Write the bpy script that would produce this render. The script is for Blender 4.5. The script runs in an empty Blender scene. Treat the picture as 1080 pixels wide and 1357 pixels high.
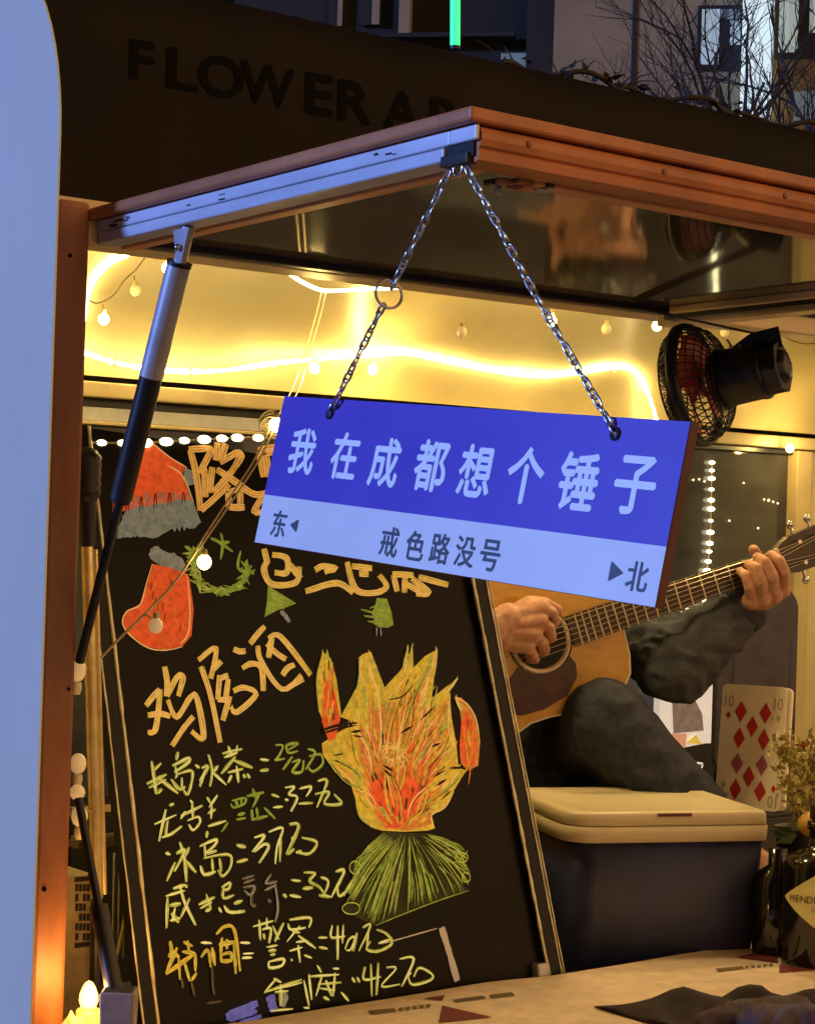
import bpy, bmesh, math, random
import numpy as np
from mathutils import Vector, Matrix, noise
scene = bpy.context.scene
COL = scene.collection

# ------------------------------------------------------------------ camera
F = 2600.0; CX, CY = 540.0, 678.5                     # focal length and centre, in photo pixels
YAW = math.atan(F / 3365.0); RHO = 0.0315; TH = (700 - 678.5) / F
CAM = Vector((0, 0, 1.55))
f0 = Vector((math.sin(YAW), math.cos(YAW), 0)); r0 = Vector((math.cos(YAW), -math.sin(YAW), 0)); u0 = Vector((0, 0, 1))
FW = f0 * math.cos(TH) + u0 * math.sin(TH)
UP_ = u0 * math.cos(TH) - f0 * math.sin(TH)
RI = r0 * math.cos(RHO) + UP_ * math.sin(RHO)
UP = UP_ * math.cos(RHO) - r0 * math.sin(RHO)
cd = bpy.data.cameras.new('camera'); cam = bpy.data.objects.new('camera', cd); COL.objects.link(cam)
cam.matrix_world = Matrix(((RI.x, UP.x, -FW.x, CAM.x), (RI.y, UP.y, -FW.y, CAM.y), (RI.z, UP.z, -FW.z, CAM.z), (0, 0, 0, 1)))
cd.sensor_fit = 'VERTICAL'; cd.sensor_height = 24; cd.lens = 24 * F / 1357.0
cd.clip_start = 0.05; cd.clip_end = 1000
scene.camera = cam

# ------------------------------------------------------------------ world, sun, exposure
SUNV = Vector((-0.91, 0.34, 0.22)).normalized()      # towards the light
w = bpy.data.worlds.new('World'); scene.world = w; w.use_nodes = True
nt = w.node_tree; N = nt.nodes; L = nt.links
for n in list(N): N.remove(n)
out = N.new('ShaderNodeOutputWorld'); add = N.new('ShaderNodeAddShader')
sky = N.new('ShaderNodeTexSky'); sky.sky_type = 'NISHITA'; sky.sun_disc = False
sky.sun_elevation = math.asin(SUNV.z); sky.sun_rotation = math.atan2(SUNV.x, SUNV.y)
b1 = N.new('ShaderNodeBackground'); b1.inputs[1].default_value = 0.0015
L.new(sky.outputs[0], b1.inputs[0])
tc = N.new('ShaderNodeTexCoord'); sx = N.new('ShaderNodeVectorMath'); sx.operation = 'DOT_PRODUCT'; sx.inputs[1].default_value = (0.50, -0.84, 0.05); L.new(tc.outputs['Generated'], sx.inputs[0])
mr = N.new('ShaderNodeMapRange'); mr.interpolation_type = 'SMOOTHSTEP'
mr.inputs['From Min'].default_value = 0.25; mr.inputs['From Max'].default_value = 0.95
mr.inputs['To Min'].default_value = 0.0; mr.inputs['To Max'].default_value = 1.0
L.new(sx.outputs['Value'], mr.inputs['Value'])
b2 = N.new('ShaderNodeBackground'); b2.inputs[0].default_value = (1.0, 0.58, 0.25, 1)   # sodium-lit street behind the viewer
mm = N.new('ShaderNodeMath'); mm.operation = 'MULTIPLY'; mm.inputs[1].default_value = 1.45
L.new(mr.outputs[0], mm.inputs[0]); L.new(mm.outputs[0], b2.inputs[1])
L.new(b1.outputs[0], add.inputs[0]); L.new(b2.outputs[0], add.inputs[1]); L.new(add.outputs[0], out.inputs[0])
sd = bpy.data.lights.new('sun', 'SUN'); sun = bpy.data.objects.new('sun', sd); COL.objects.link(sun)
sd.energy = 3.6; sd.angle = math.radians(4); sd.color = (0.21, 0.36, 1.0)               # cold blue light of the square
sun.rotation_mode = 'QUATERNION'; sun.rotation_quaternion = SUNV.to_track_quat('Z', 'Y')
scene.view_settings.view_transform = 'Standard'; scene.view_settings.look = 'None'
scene.view_settings.exposure = 0.0; scene.view_settings.gamma = 1.0
scene.cycles.max_bounces = 8; scene.cycles.use_denoising = True

# ------------------------------------------------------------------ pixel rays -> points of the place
def ray(px, py): return FW + RI * ((px - CX) / F) - UP * ((py - CY) / F)
def at(px, py, **k):
    (a, v), = k.items(); d = ray(px, py)
    if a == 'd': return CAM + d * v
    i = 'xyz'.index(a); return CAM + d * ((v - CAM[i]) / d[i])
def on(px, py, p0, n):
    d = ray(px, py); return CAM + d * ((p0 - CAM).dot(n) / d.dot(n))

# ------------------------------------------------------------------ materials
def mat(name, col, rough=0.5, metal=0.0, var=0.0, scale=20, bump=0.0, emit=None, estr=0.0, spec=0.5, stretch=None, col2=None, coat=0.0, alpha=None, trans=0.0):
    if name.startswith('ink_') and (var or col2): scale = max(scale, 130); col2 = tuple(x * 0.55 for x in col)
    m = bpy.data.materials.new(name); m.use_nodes = True
    t = m.node_tree; bs = t.nodes['Principled BSDF']
    c4 = (*col, 1)
    bs.inputs['Base Color'].default_value = c4
    bs.inputs['Roughness'].default_value = rough; bs.inputs['Metallic'].default_value = metal
    bs.inputs['Specular IOR Level'].default_value = spec
    bs.inputs['Coat Weight'].default_value = coat
    bs.inputs['Transmission Weight'].default_value = trans
    if alpha is not None: bs.inputs['Alpha'].default_value = alpha
    if emit: bs.inputs['Emission Color'].default_value = (*emit, 1); bs.inputs['Emission Strength'].default_value = estr
    if var or bump or col2:
        co = t.nodes.new('ShaderNodeTexCoord'); mp = t.nodes.new('ShaderNodeMapping')
        t.links.new(co.outputs['Object'], mp.inputs[0])
        if stretch: mp.inputs['Scale'].default_value = stretch
        nz = t.nodes.new('ShaderNodeTexNoise'); nz.inputs['Scale'].default_value = scale
        nz.inputs['Detail'].default_value = 6; nz.inputs['Roughness'].default_value = 0.62
        t.links.new(mp.outputs[0], nz.inputs['Vector'])
        if var or col2:
            rp = t.nodes.new('ShaderNodeValToRGB')
            a = col2 if col2 else tuple(max(0, x * (1 - var)) for x in col)
            b = col if col2 else tuple(min(1, x * (1 + var)) for x in col)
            ink = name.startswith('ink_')
            rp.color_ramp.elements[0].position = 0.33; rp.color_ramp.elements[1].position = 0.67
            rp.color_ramp.elements[0].color = (*a, 1); rp.color_ramp.elements[1].color = (*b, 1)
            t.links.new(nz.outputs[0], rp.inputs[0]); t.links.new(rp.outputs[0], bs.inputs['Base Color'])
            if ink and emit: t.links.new(rp.outputs[0], bs.inputs['Emission Color'])
            mr_ = t.nodes.new('ShaderNodeMapRange'); mr_.inputs['To Min'].default_value = max(0.02, rough * 0.75); mr_.inputs['To Max'].default_value = min(1, rough * 1.25)
            t.links.new(nz.outputs[0], mr_.inputs['Value']); t.links.new(mr_.outputs[0], bs.inputs['Roughness'])
        if bump:
            bp = t.nodes.new('ShaderNodeBump'); bp.inputs['Strength'].default_value = bump; bp.inputs['Distance'].default_value = 0.004
            t.links.new(nz.outputs[0], bp.inputs['Height']); t.links.new(bp.outputs[0], bs.inputs['Normal'])
    return m
WARM = (1.0, 0.72, 0.28)
M = dict(
    body_black=mat('trailer_paint', (0.015, 0.0105, 0.0085), 0.7, var=0.35, scale=5, bump=0.05, spec=0.12),
    letter=mat('letter_paint', (0.0025, 0.002, 0.002), 0.8, spec=0.1),
    orange=mat('orange_paint', (0.50, 0.17, 0.055), 0.42, var=0.28, scale=9, bump=0.12, stretch=(1, 1, 0.35)),
    post=mat('brown_orange_paint', (0.30, 0.105, 0.04), 0.5, var=0.35, scale=14, bump=0.15, stretch=(1, 1, 0.3)),
    alu=mat('pale_aluminium', (0.62, 0.62, 0.66), 0.42, metal=0.25, var=0.15, scale=18, bump=0.06, stretch=(1, 0.2, 1)),
    white=mat('white_sheet', (0.66, 0.74, 0.62), 0.5, scale=7, bump=0.12, col2=(0.56, 0.64, 0.54), stretch=(1, 1, 0.3)),
    lip_=mat('orange_paint_bounce_lit', (0.74, 0.36, 0.14), 0.45, var=0.15, scale=12, bump=0.08),  # orange rail paint with warm bounce light mixed into the colour
    rubber=mat('black_rubber', (0.012, 0.010, 0.009), 0.35, var=0.3),
    cream=mat('cream_lining', (0.76, 0.64, 0.34), 0.32, var=0.13, scale=2.2, bump=0.10),
    creamtrim=mat('cream_trim', (0.72, 0.56, 0.30), 0.4, var=0.12, scale=12, bump=0.05),
    gloss=mat('glossy_brown_panel', (0.135, 0.115, 0.066), 0.06, metal=0.0, scale=5, bump=0.015, spec=0.9, col2=(0.06, 0.05, 0.03)),
    dark=mat('dark_interior', (0.022, 0.018, 0.014), 0.6, var=0.4, scale=8),
    blackp=mat('black_plastic', (0.012, 0.011, 0.010), 0.38, var=0.3, scale=30, bump=0.05),
    glass=mat('night_glass', (0.135, 0.130, 0.150), 0.06, scale=1.6, spec=0.45, bump=0.03, col2=(0.032, 0.031, 0.040), stretch=(0.6, 1, 2.2)),  # pale streaks in the colour imitate reflections in the glass
    steel=mat('chain_steel', (0.60, 0.58, 0.55), 0.24, metal=1.0, var=0.1),
    silver=mat('silver_paint', (0.52, 0.50, 0.52), 0.36, metal=0.35, var=0.1, scale=20),
    gold=mat('worn_brass', (0.85, 0.66, 0.30), 0.30, metal=0.75, var=0.2, scale=30),
    sblue=mat('sign_blue', (0.105, 0.048, 0.50), 0.40, scale=7, bump=0.04, col2=(0.080, 0.038, 0.42)),
    swhite=mat('sign_white', (0.93, 0.87, 0.80), 0.42, scale=7, bump=0.04, col2=(0.80, 0.75, 0.72)),
    stext=mat('sign_lettering', (0.98, 0.95, 0.90), 0.5),
    sdark=mat('sign_dark_lettering', (0.05, 0.06, 0.08), 0.5),
    redwood=mat('dark_red_edge', (0.12, 0.03, 0.02), 0.5, var=0.3),
    board=mat('black_board_glass', (0.009, 0.006, 0.004), 0.3, var=0.5, scale=3, spec=0.12, bump=0.01),
    frame=mat('board_dark_frame', (0.010, 0.008, 0.006), 0.3, var=0.3, scale=20, spec=0.2),
    bead=mat('brassy_bead', (0.92, 0.76, 0.48), 0.3, metal=0.35, var=0.35, scale=25),
    emitw=mat('rope_light_glow', (1, 0.9, 0.6), 0.5, emit=(1.0, 0.78, 0.32), estr=20.0),
    bulb=mat('lit_bulb', (1, 0.9, 0.6), 0.3, emit=(1.0, 0.74, 0.26), estr=12.0),
    bulboff=mat('unlit_painted_glow', (0.75, 0.62, 0.36), 0.3, spec=0.6, emit=(0.8, 0.5, 0.2), estr=0.35),  # unlit bulbs and joints; faint glow replaces warm light falling on them
    led=mat('led_dot', (1, 1, 0.8), 0.4, emit=(1.0, 0.86, 0.45), estr=5.0),
    cord=mat('clear_cord', (0.62, 0.48, 0.26), 0.35, var=0.1),
    cordd=mat('dark_cord', (0.16, 0.11, 0.04), 0.5),
    lamp=mat('lamp_diffuser', (1, 0.9, 0.7), 0.5, emit=(1.0, 0.74, 0.34), estr=120.0),
    red=mat('red_plastic', (0.72, 0.085, 0.07), 0.35, var=0.1, scale=10),
    skin=mat('skin', (0.60, 0.35, 0.225), 0.55, scale=70, bump=0.35, spec=0.3, col2=(0.45, 0.20, 0.125)),
    nail=mat('nail', (0.58, 0.34, 0.24), 0.3),
    jacket=mat('olive_jacket', (0.088, 0.090, 0.105), 0.9, scale=22, bump=0.7, spec=0.2, col2=(0.036, 0.039, 0.048)),
    shirt=mat('black_shirt', (0.012, 0.011, 0.010), 0.9, var=0.3, scale=60, bump=0.2),
    jeans=mat('dark_jeans', (0.055, 0.060, 0.085), 0.9, scale=48, bump=0.7, spec=0.2, col2=(0.026, 0.029, 0.042)),
    hair=mat('black_hair', (0.012, 0.009, 0.007), 0.5, var=0.3, scale=80, bump=0.4, stretch=(1, 1, 0.15)),
    eye=mat('eye_white', (0.7, 0.66, 0.6), 0.2), iris=mat('dark_iris', (0.02, 0.012, 0.008), 0.15), lip=mat('lips', (0.36, 0.13, 0.09), 0.45),
    spruce=mat('amber_guitar_top', (0.56, 0.29, 0.028), 0.24, var=0.16, scale=45, stretch=(0.08, 1, 1), coat=0.4),
    rosew=mat('dark_rosewood', (0.045, 0.022, 0.012), 0.4, var=0.4, scale=40, stretch=(0.1, 1, 1)),
    guard=mat('tortoise_pickguard', (0.06, 0.016, 0.009), 0.18, var=0.5, scale=25),
    black=mat('plain_black', (0.004, 0.004, 0.004), 0.7, var=0.2),
    ivory=mat('ivory', (0.75, 0.66, 0.48), 0.4, var=0.05),
    wire=mat('string_wire', (0.55, 0.47, 0.32), 0.3, metal=1.0),
    lid=mat('cream_lid_plastic', (0.68, 0.57, 0.34), 0.38, var=0.06, scale=6, bump=0.03),
    tub=mat('navy_tub_plastic', (0.034, 0.040, 0.120), 0.38, scale=9, bump=0.10, spec=0.35, col2=(0.013, 0.014, 0.034)),
    card=mat('card_paper', (0.90, 0.78, 0.58), 0.55, var=0.06, scale=9),
    cred=mat('card_red', (0.55, 0.028, 0.022), 0.5, var=0.08), cpur=mat('card_faded_pink', (0.42, 0.09, 0.17), 0.5), cfaint=mat('card_faint_print', (0.52, 0.38, 0.22), 0.5),
    bottle=mat('black_bottle_glass', (0.010, 0.008, 0.006), 0.08, spec=0.8, var=0.3),
    label=mat('yellow_label', (0.96, 0.90, 0.38), 0.5, var=0.07, scale=30), labelink=mat('label_ink', (0.16, 0.10, 0.03), 0.6), labelfaint=mat('label_faint_ink', (0.50, 0.40, 0.13), 0.6),
    leafy=mat('dry_leaf', (0.38, 0.30, 0.07), 0.6, var=0.4, scale=60), leafg=mat('pale_leaf', (0.50, 0.44, 0.16), 0.55, var=0.3, scale=60), stem=mat('plant_stem', (0.30, 0.22, 0.08), 0.6, var=0.2),
    redleaf=mat('red_leaf', (0.34, 0.05, 0.025), 0.55, var=0.3), lemon=mat('orange_fruit_skin', (0.75, 0.42, 0.06), 0.45, var=0.12, scale=60, bump=0.2),
    cloth=mat('kraft_cloth', (0.78, 0.60, 0.42), 0.8, var=0.14, scale=30, bump=0.25), prints=mat('maroon_print', (0.17, 0.022, 0.018), 0.8, var=0.2, scale=60), printo=mat('olive_print', (0.16, 0.11, 0.04), 0.8, var=0.2),
    darkcloth=mat('dark_red_cloth', (0.022, 0.008, 0.007), 0.9, var=0.35, scale=40, bump=0.25), greycloth=mat('grey_red_cloth', (0.15, 0.14, 0.165), 0.95, scale=26, bump=0.6, spec=0.1, col2=(0.085, 0.045, 0.048)),
    wood=mat('shelf_wood', (0.30, 0.17, 0.08), 0.6, var=0.25, scale=15, stretch=(0.15, 1, 1)),
    concrete=mat('facade_concrete', (0.30, 0.205, 0.095), 0.9, var=0.25, scale=0.5, bump=0.05), facdark=mat('facade_dark', (0.020, 0.015, 0.008), 0.9, var=0.4, scale=0.6),
    winframe=mat('window_dark_frame', (0.01, 0.01, 0.01), 0.5), curtain=mat('lit_curtain', (0.3, 0.34, 0.34), 0.7, emit=(0.36, 0.46, 0.46), estr=0.55, var=0.5, scale=1.5, stretch=(6, 6, 0.3)),
    winblue=mat('dim_blue_window', (0.1, 0.12, 0.14), 0.3, emit=(0.20, 0.27, 0.32), estr=0.35, var=0.5, scale=2, stretch=(5, 5, 0.5)), litcol=mat('lit_column', (0.6, 0.65, 0.62), 0.6, emit=(0.62, 0.80, 0.76), estr=0.85, var=0.15, scale=1.2),
    green=mat('green_tube', (0.1, 0.8, 0.3), 0.4, emit=(0.02, 0.88, 0.26), estr=1.3), bark=mat('bark', (0.035, 0.026, 0.02), 0.9, var=0.4, scale=8, bump=0.2), dryleaf=mat('dry_vine_leaf', (0.022, 0.016, 0.010), 0.9, var=0.4),
    ground=mat('paving', (0.12, 0.11, 0.10), 0.85, var=0.3, scale=2, bump=0.1), purple=mat('grey_purple_canvas', (0.070, 0.056, 0.078), 0.85, var=0.25, scale=25, bump=0.25),
    pwhite=mat('poster_white', (0.75, 0.72, 0.74), 0.5, emit=(0.80, 0.70, 0.66), estr=0.5, var=0.15, scale=22), pdark=mat('poster_dark', (0.03, 0.028, 0.035), 0.4, var=0.2), pink=mat('poster_pink', (0.7, 0.35, 0.25), 0.5, emit=(0.8, 0.4, 0.25), estr=0.35),
    pyel=mat('poster_yellow', (0.8, 0.6, 0.1), 0.5, emit=(0.8, 0.55, 0.1), estr=0.4), pgrey=mat('poster_grey', (0.24, 0.19, 0.19), 0.6, emit=(0.3, 0.22, 0.2), estr=0.25, var=0.4, scale=40), bokeh=mat('city_light', (1, 0.8, 0.5), 0.5, emit=(1.0, 0.80, 0.45), estr=1.6), bokehb=mat('blue_city_light', (0.5, 0.7, 1), 0.5, emit=(0.40, 0.62, 1.0), estr=1.0),
    flame=mat('candle_flame', (1, 0.7, 0.2), 0.5, emit=(1.0, 0.62, 0.10), estr=6.0), wax=mat('amber_candle_glass', (0.8, 0.45, 0.1), 0.2, emit=(1.0, 0.42, 0.05), estr=1.3), cup=mat('grey_cup', (0.27, 0.21, 0.18), 0.85, var=0.2, scale=40, bump=0.15), tan=mat('tan_paper', (0.40, 0.29, 0.17), 0.8, var=0.2, scale=20, bump=0.1), newsp=mat('printed_paper', (0.42, 0.32, 0.16), 0.8, var=0.25, scale=30),
    # fluorescent marker inks of the light-up writing board
    iorange=mat('ink_orange_red', (0.80, 0.10, 0.018), 0.7, emit=(0.85, 0.10, 0.02), estr=0.62, var=0.25, scale=45, bump=0.1), iamber=mat('ink_amber', (0.78, 0.36, 0.03), 0.7, emit=(0.75, 0.30, 0.02), estr=0.45, var=0.3, scale=50), iyell=mat('ink_yellow', (0.72, 0.47, 0.04), 0.7, emit=(0.72, 0.45, 0.03), estr=0.55, var=0.3, scale=50),
    ipale=mat('ink_pale_edge', (0.88, 0.60, 0.24), 0.7, emit=(0.85, 0.55, 0.18), estr=0.40), ilime=mat('ink_lime', (0.55, 0.58, 0.09), 0.7, emit=(0.52, 0.54, 0.07), estr=0.36, col2=(0.36, 0.38, 0.05), scale=60), ilimeb=mat('ink_pale_lime', (0.78, 0.76, 0.34), 0.7, emit=(0.75, 0.72, 0.28), estr=0.46),
    igreen=mat('ink_green', (0.34, 0.46, 0.05), 0.7, emit=(0.34, 0.46, 0.04), estr=0.34, var=0.3, scale=60), idgreen=mat('ink_dark_green', (0.055, 0.065, 0.012), 0.8, emit=(0.06, 0.07, 0.01), estr=0.10, var=0.6, scale=50), igrey=mat('ink_grey', (0.42, 0.46, 0.38), 0.7, emit=(0.4, 0.42, 0.33), estr=0.20, var=0.12, scale=50),
    idark=mat('ink_dark', (0.03, 0.012, 0.012), 0.8), imid=mat('ink_flame_orange', (0.74, 0.26, 0.035), 0.7, emit=(0.74, 0.24, 0.03), estr=0.45, var=0.3, scale=35), iblue=mat('ink_blue', (0.18, 0.20, 0.80), 0.7, emit=(0.16, 0.18, 0.8), estr=0.3, var=0.3, scale=50), ighost=mat('ink_rubbed_grey', (0.20, 0.18, 0.12), 0.8, var=0.3, scale=50), ireflect=mat('ink_reflection', (0.55, 0.47, 0.33), 0.7, emit=(0.5, 0.42, 0.28), estr=0.2),
)

# ------------------------------------------------------------------ mesh building helpers
class MB:
    def __init__(s): s.v = []; s.f = []; s.mi = []; s.sm = []; s.mats = []
    def m(s, name):
        if name not in s.mats: s.mats.append(name)
        return s.mats.index(name)
    def add(s, vs, fs, m, smooth=False):
        o = len(s.v); s.v += [tuple(v) for v in vs]; k = s.m(m)
        for f in fs: s.f.append(tuple(i + o for i in f)); s.mi.append(k); s.sm.append(smooth)
    def hexa(s, p, m):   # 8 points: bottom loop 0-3, top loop 4-7
        s.add(p, [(0, 3, 2, 1), (4, 5, 6, 7), (0, 1, 5, 4), (1, 2, 6, 5), (2, 3, 7, 6), (3, 0, 4, 7)], m)
    def box(s, a, b, m):
        x0, y0, z0 = a; x1, y1, z1 = b
        s.hexa([(x0, y0, z0), (x1, y0, z0), (x1, y1, z0), (x0, y1, z0), (x0, y0, z1), (x1, y0, z1), (x1, y1, z1), (x0, y1, z1)], m)
    def obox(s, c, ax, ay, az, hx, hy, hz, m):
        c = Vector(c); P = []
        for sz in (-1, 1):
            for sx_, sy in ((-1, -1), (1, -1), (1, 1), (-1, 1)):
                P.append(c + ax * (hx * sx_) + ay * (hy * sy) + az * (hz * sz))
        s.hexa(P, m)
    def bar(s, a, b, wv, hv, w_, h_, m):   # prism along a-b, cross axes wv, hv with half sizes
        a = Vector(a); b = Vector(b)
        s.hexa([a - wv * w_ - hv * h_, b - wv * w_ - hv * h_, b + wv * w_ - hv * h_, a + wv * w_ - hv * h_,
                a - wv * w_ + hv * h_, b - wv * w_ + hv * h_, b + wv * w_ + hv * h_, a + wv * w_ + hv * h_], m)
    def tube(s, pts, r, m, n=8, cap=True, smooth=True):
        pts = [Vector(p) for p in pts]; R = r if isinstance(r, (list, tuple)) else [r] * len(pts)
        t0 = (pts[1] - pts[0]).normalized(); up = Vector((0, 0, 1)) if abs(t0.z) < 0.9 else Vector((1, 0, 0))
        nx = t0.cross(up).normalized(); vs = []
        for i, p in enumerate(pts):
            t = (pts[min(i + 1, len(pts) - 1)] - pts[max(i - 1, 0)]).normalized()
            nx = (nx - t * nx.dot(t)).normalized(); ny = t.cross(nx)
            for k in range(n):
                a = 2 * math.pi * k / n; vs.append(p + (nx * math.cos(a) + ny * math.sin(a)) * R[i])
        fs = []
        for i in range(len(pts) - 1):
            for k in range(n): fs.append((i * n + k, i * n + (k + 1) % n, (i + 1) * n + (k + 1) % n, (i + 1) * n + k))
        s.add(vs, fs, m, smooth)
        if cap:
            s.add(vs[:n], [tuple(range(n))[::-1]], m); s.add(vs[-n:], [tuple(range(n))], m)
    def ring(s, c, ax, R, r, m, n=24, k=6, a0=0, a1=2 * math.pi, ex=None, sq=1.0):
        ax = ax.normalized(); e = ex if ex else ax.orthogonal().normalized(); e = (e - ax * e.dot(ax)).normalized(); g = ax.cross(e)
        full = abs(a1 - a0) > 6.28; P = []
        for i in range(n + (0 if full else 1)):
            a = a0 + (a1 - a0) * i / n; P.append(Vector(c) + e * (R * math.cos(a)) + g * (R * sq * math.sin(a)))
        if full: P += [P[0], P[1]]
        s.tube(P, r, m, k, cap=not full)
    def lathe(s, c, ax, prof, m, n=24, ex=None, smooth=True):    # prof: (radius, height)
        ax = ax.normalized(); e = ex if ex else ax.orthogonal().normalized(); g = ax.cross(e); vs = []
        for (r, h) in prof:
            for k in range(n):
                a = 2 * math.pi * k / n; vs.append(Vector(c) + ax * h + (e * math.cos(a) + g * math.sin(a)) * r)
        fs = [(i * n + k, i * n + (k + 1) % n, (i + 1) * n + (k + 1) % n, (i + 1) * n + k) for i in range(len(prof) - 1) for k in range(n)]
        s.add(vs, fs, m, smooth)
    def sphere(s, c, r, m, n=12, sc=(1, 1, 1)):
        vs = []; fs = []; c = Vector(c)
        for i in range(n // 2 + 1):
            a = math.pi * i / (n // 2)
            for k in range(n):
                b = 2 * math.pi * k / n; vs.append((c.x + r * sc[0] * math.sin(a) * math.cos(b), c.y + r * sc[1] * math.sin(a) * math.sin(b), c.z + r * sc[2] * math.cos(a)))
        for i in range(n // 2):
            for k in range(n): fs.append((i * n + k, (i + 1) * n + k, (i + 1) * n + (k + 1) % n, i * n + (k + 1) % n))
        s.add(vs, fs, m, True)
    def prism(s, pts, n, th, m, m_side=None):     # polygon pts (front loop), pushed back along -n by th
        k = len(pts); fr = [Vector(p) for p in pts]; bk = [p - n * th for p in fr]
        s.add(fr, [tuple(range(k))], m); s.add(bk, [tuple(range(k))[::-1]], m_side or m)
        s.add(fr + bk, [(i, (i + 1) % k, k + (i + 1) % k, k + i) for i in range(k)], m_side or m)
    def build(s, name, parent=None, bevel=0.0, seg=2, subd=0):
        me = bpy.data.meshes.new(name); me.from_pydata([tuple(v) for v in s.v], [], s.f); me.validate(clean_customdata=False)
        for x in s.mats: me.materials.append(M[x])
        if len(me.polygons) == len(s.mi):
            me.polygons.foreach_set('material_index', s.mi); me.polygons.foreach_set('use_smooth', s.sm)
        bm = bmesh.new(); bm.from_mesh(me)
        bmesh.ops.recalc_face_normals(bm, faces=bm.faces); bm.to_mesh(me); bm.free()
        o = bpy.data.objects.new(name, me); COL.objects.link(o)
        if parent: setpar(o, parent)
        if bevel:
            bv = o.modifiers.new('b', 'BEVEL'); bv.width = bevel; bv.segments = seg; bv.limit_method = 'ANGLE'; bv.angle_limit = math.radians(40)
        return o
def setpar(o, p):
    o.parent = p
    pos = p.location.copy() if p.type == 'EMPTY' else Vector((0, 0, 0))     # meshes are built in place, empties sit at the base
    o.matrix_parent_inverse = Matrix.Translation(-pos)
def thing(name, loc, label, cat, group=None):
    o = bpy.data.objects.new(name, None); o.location = loc; o.empty_display_size = 0.05; COL.objects.link(o)
    return tag(o, label, cat, group)
def tag(o, label, cat, group=None, kind=None):
    o['label'] = label; o['category'] = cat
    if group: o['group'] = group
    if kind: o['kind'] = kind
    return o
def struct(o, kind='structure'): o['kind'] = kind; return o
X, Y, Z = Vector((1, 0, 0)), Vector((0, 1, 0)), Vector((0, 0, 1))
rnd = random.Random(5)
def smooth_line(P, n=6):
    P = [Vector(p) for p in P]
    if len(P) < 3: return P
    o = []
    for i in range(len(P) - 1):
        a = P[max(i - 1, 0)]; b = P[i]; c = P[i + 1]; d = P[min(i + 2, len(P) - 1)]
        for k in range(n):
            t = k / n; o.append(0.5 * ((2 * b) + (c - a) * t + (2 * a - 5 * b + 4 * c - d) * t * t + (3 * b - a - 3 * c + d) * t ** 3))
    return o + [P[-1]]
_tx = {}
def text_mesh(mb, s, c, ex, ey, h, m, bold=0.0, squeeze=1.0, fat_=0.0):
    """Lettering s, centred at c, x along ex, up along ey, overall height h."""
    key = (s, bold)
    if key not in _tx:
        cu = bpy.data.curves.new('t', 'FONT'); cu.body = s; cu.size = 1; cu.offset = bold; cu.resolution_u = 3
        o = bpy.data.objects.new('t', cu); COL.objects.link(o)
        bpy.context.view_layer.update()
        me = bpy.data.meshes.new_from_object(o.evaluated_get(bpy.context.evaluated_depsgraph_get()))
        _tx[key] = ([tuple(v.co) for v in me.vertices], [tuple(p.vertices) for p in me.polygons])
        bpy.data.objects.remove(o); bpy.data.curves.remove(cu); bpy.data.meshes.remove(me)
    V, Fc = _tx[key]
    xs = [v[0] for v in V]; ys = [v[1] for v in V]; x0, x1, y0, y1 = min(xs), max(xs), min(ys), max(ys); k = h / (y1 - y0)
    nn = ex.cross(ey).normalized(); nn = nn if nn.dot(CAM - Vector(c)) > 0 else -nn
    for q, (dx, dy) in enumerate(((0, 0), (fat_, 0), (-fat_, 0), (0, fat_), (0, -fat_)) if fat_ else ((0, 0),)):
        mb.add([Vector(c) + nn * (q * 0.00004) + ex * (((v[0] - (x0 + x1) / 2) * k + dx * h) * squeeze) + ey * ((v[1] - (y0 + y1) / 2) * k + dy * h) for v in V], Fc, m)
def blob(name, caps, voxel, m, parent, smooth_it=4, fold=0.0, fscale=12, warp=None):
    """One continuous surface grown round a list of tapered limbs (a, b, radius a, radius b)."""
    mb = MB()
    for (a, b, ra, rb) in caps:
        a = Vector(a); b = Vector(b); d = b - a; l = d.length
        if l < 1e-5: mb.sphere(a, ra, m, 16); continue
        d /= l; prof = []
        for i in range(9): t = math.pi / 2 * i / 8; prof.append((max(1e-5, ra * math.sin(t)), -ra * math.cos(t)))
        for i in range(9): t = math.pi / 2 * i / 8; prof.append((max(1e-5, rb * math.cos(t)), l + rb * math.sin(t)))
        mb.lathe(a, d, prof, m, 18)
    o = mb.build(name)
    r = o.modifiers.new('r', 'REMESH'); r.mode = 'VOXEL'; r.voxel_size = voxel; r.use_smooth_shade = True
    if smooth_it:
        sm = o.modifiers.new('s', 'SMOOTH'); sm.iterations = smooth_it; sm.factor = 0.5
    bpy.context.view_layer.update()
    me = bpy.data.meshes.new_from_object(o.evaluated_get(bpy.context.evaluated_depsgraph_get()))
    old = o.data; o.modifiers.clear(); o.data = me; bpy.data.meshes.remove(old); me.name = name
    if not me.materials: me.materials.append(M[m])
    if fold or warp:
        nn = [v.normal.copy() for v in me.vertices]
        for v, n_ in zip(me.vertices, nn):
            if fold:
                p = v.co * fscale
                q = noise.noise(Vector((p.x + 2 * noise.noise(p * 0.6), p.y, p.z * 1.5)))
                v.co += n_ * fold * (1.4 * (0.5 - abs(q)) - 0.4)
            if warp: v.co = warp(v.co)
    me.polygons.foreach_set('use_smooth', [True] * len(me.polygons))
    if parent: setpar(o, parent)
    return o

# ================================================================== SETTING
mb = MB(); mb.add([(-200, -200, 0), (300, -200, 0), (300, 300, 0), (-200, 300, 0)], [(0, 1, 2, 3)], 'ground'); struct(mb.build('ground'))

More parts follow.
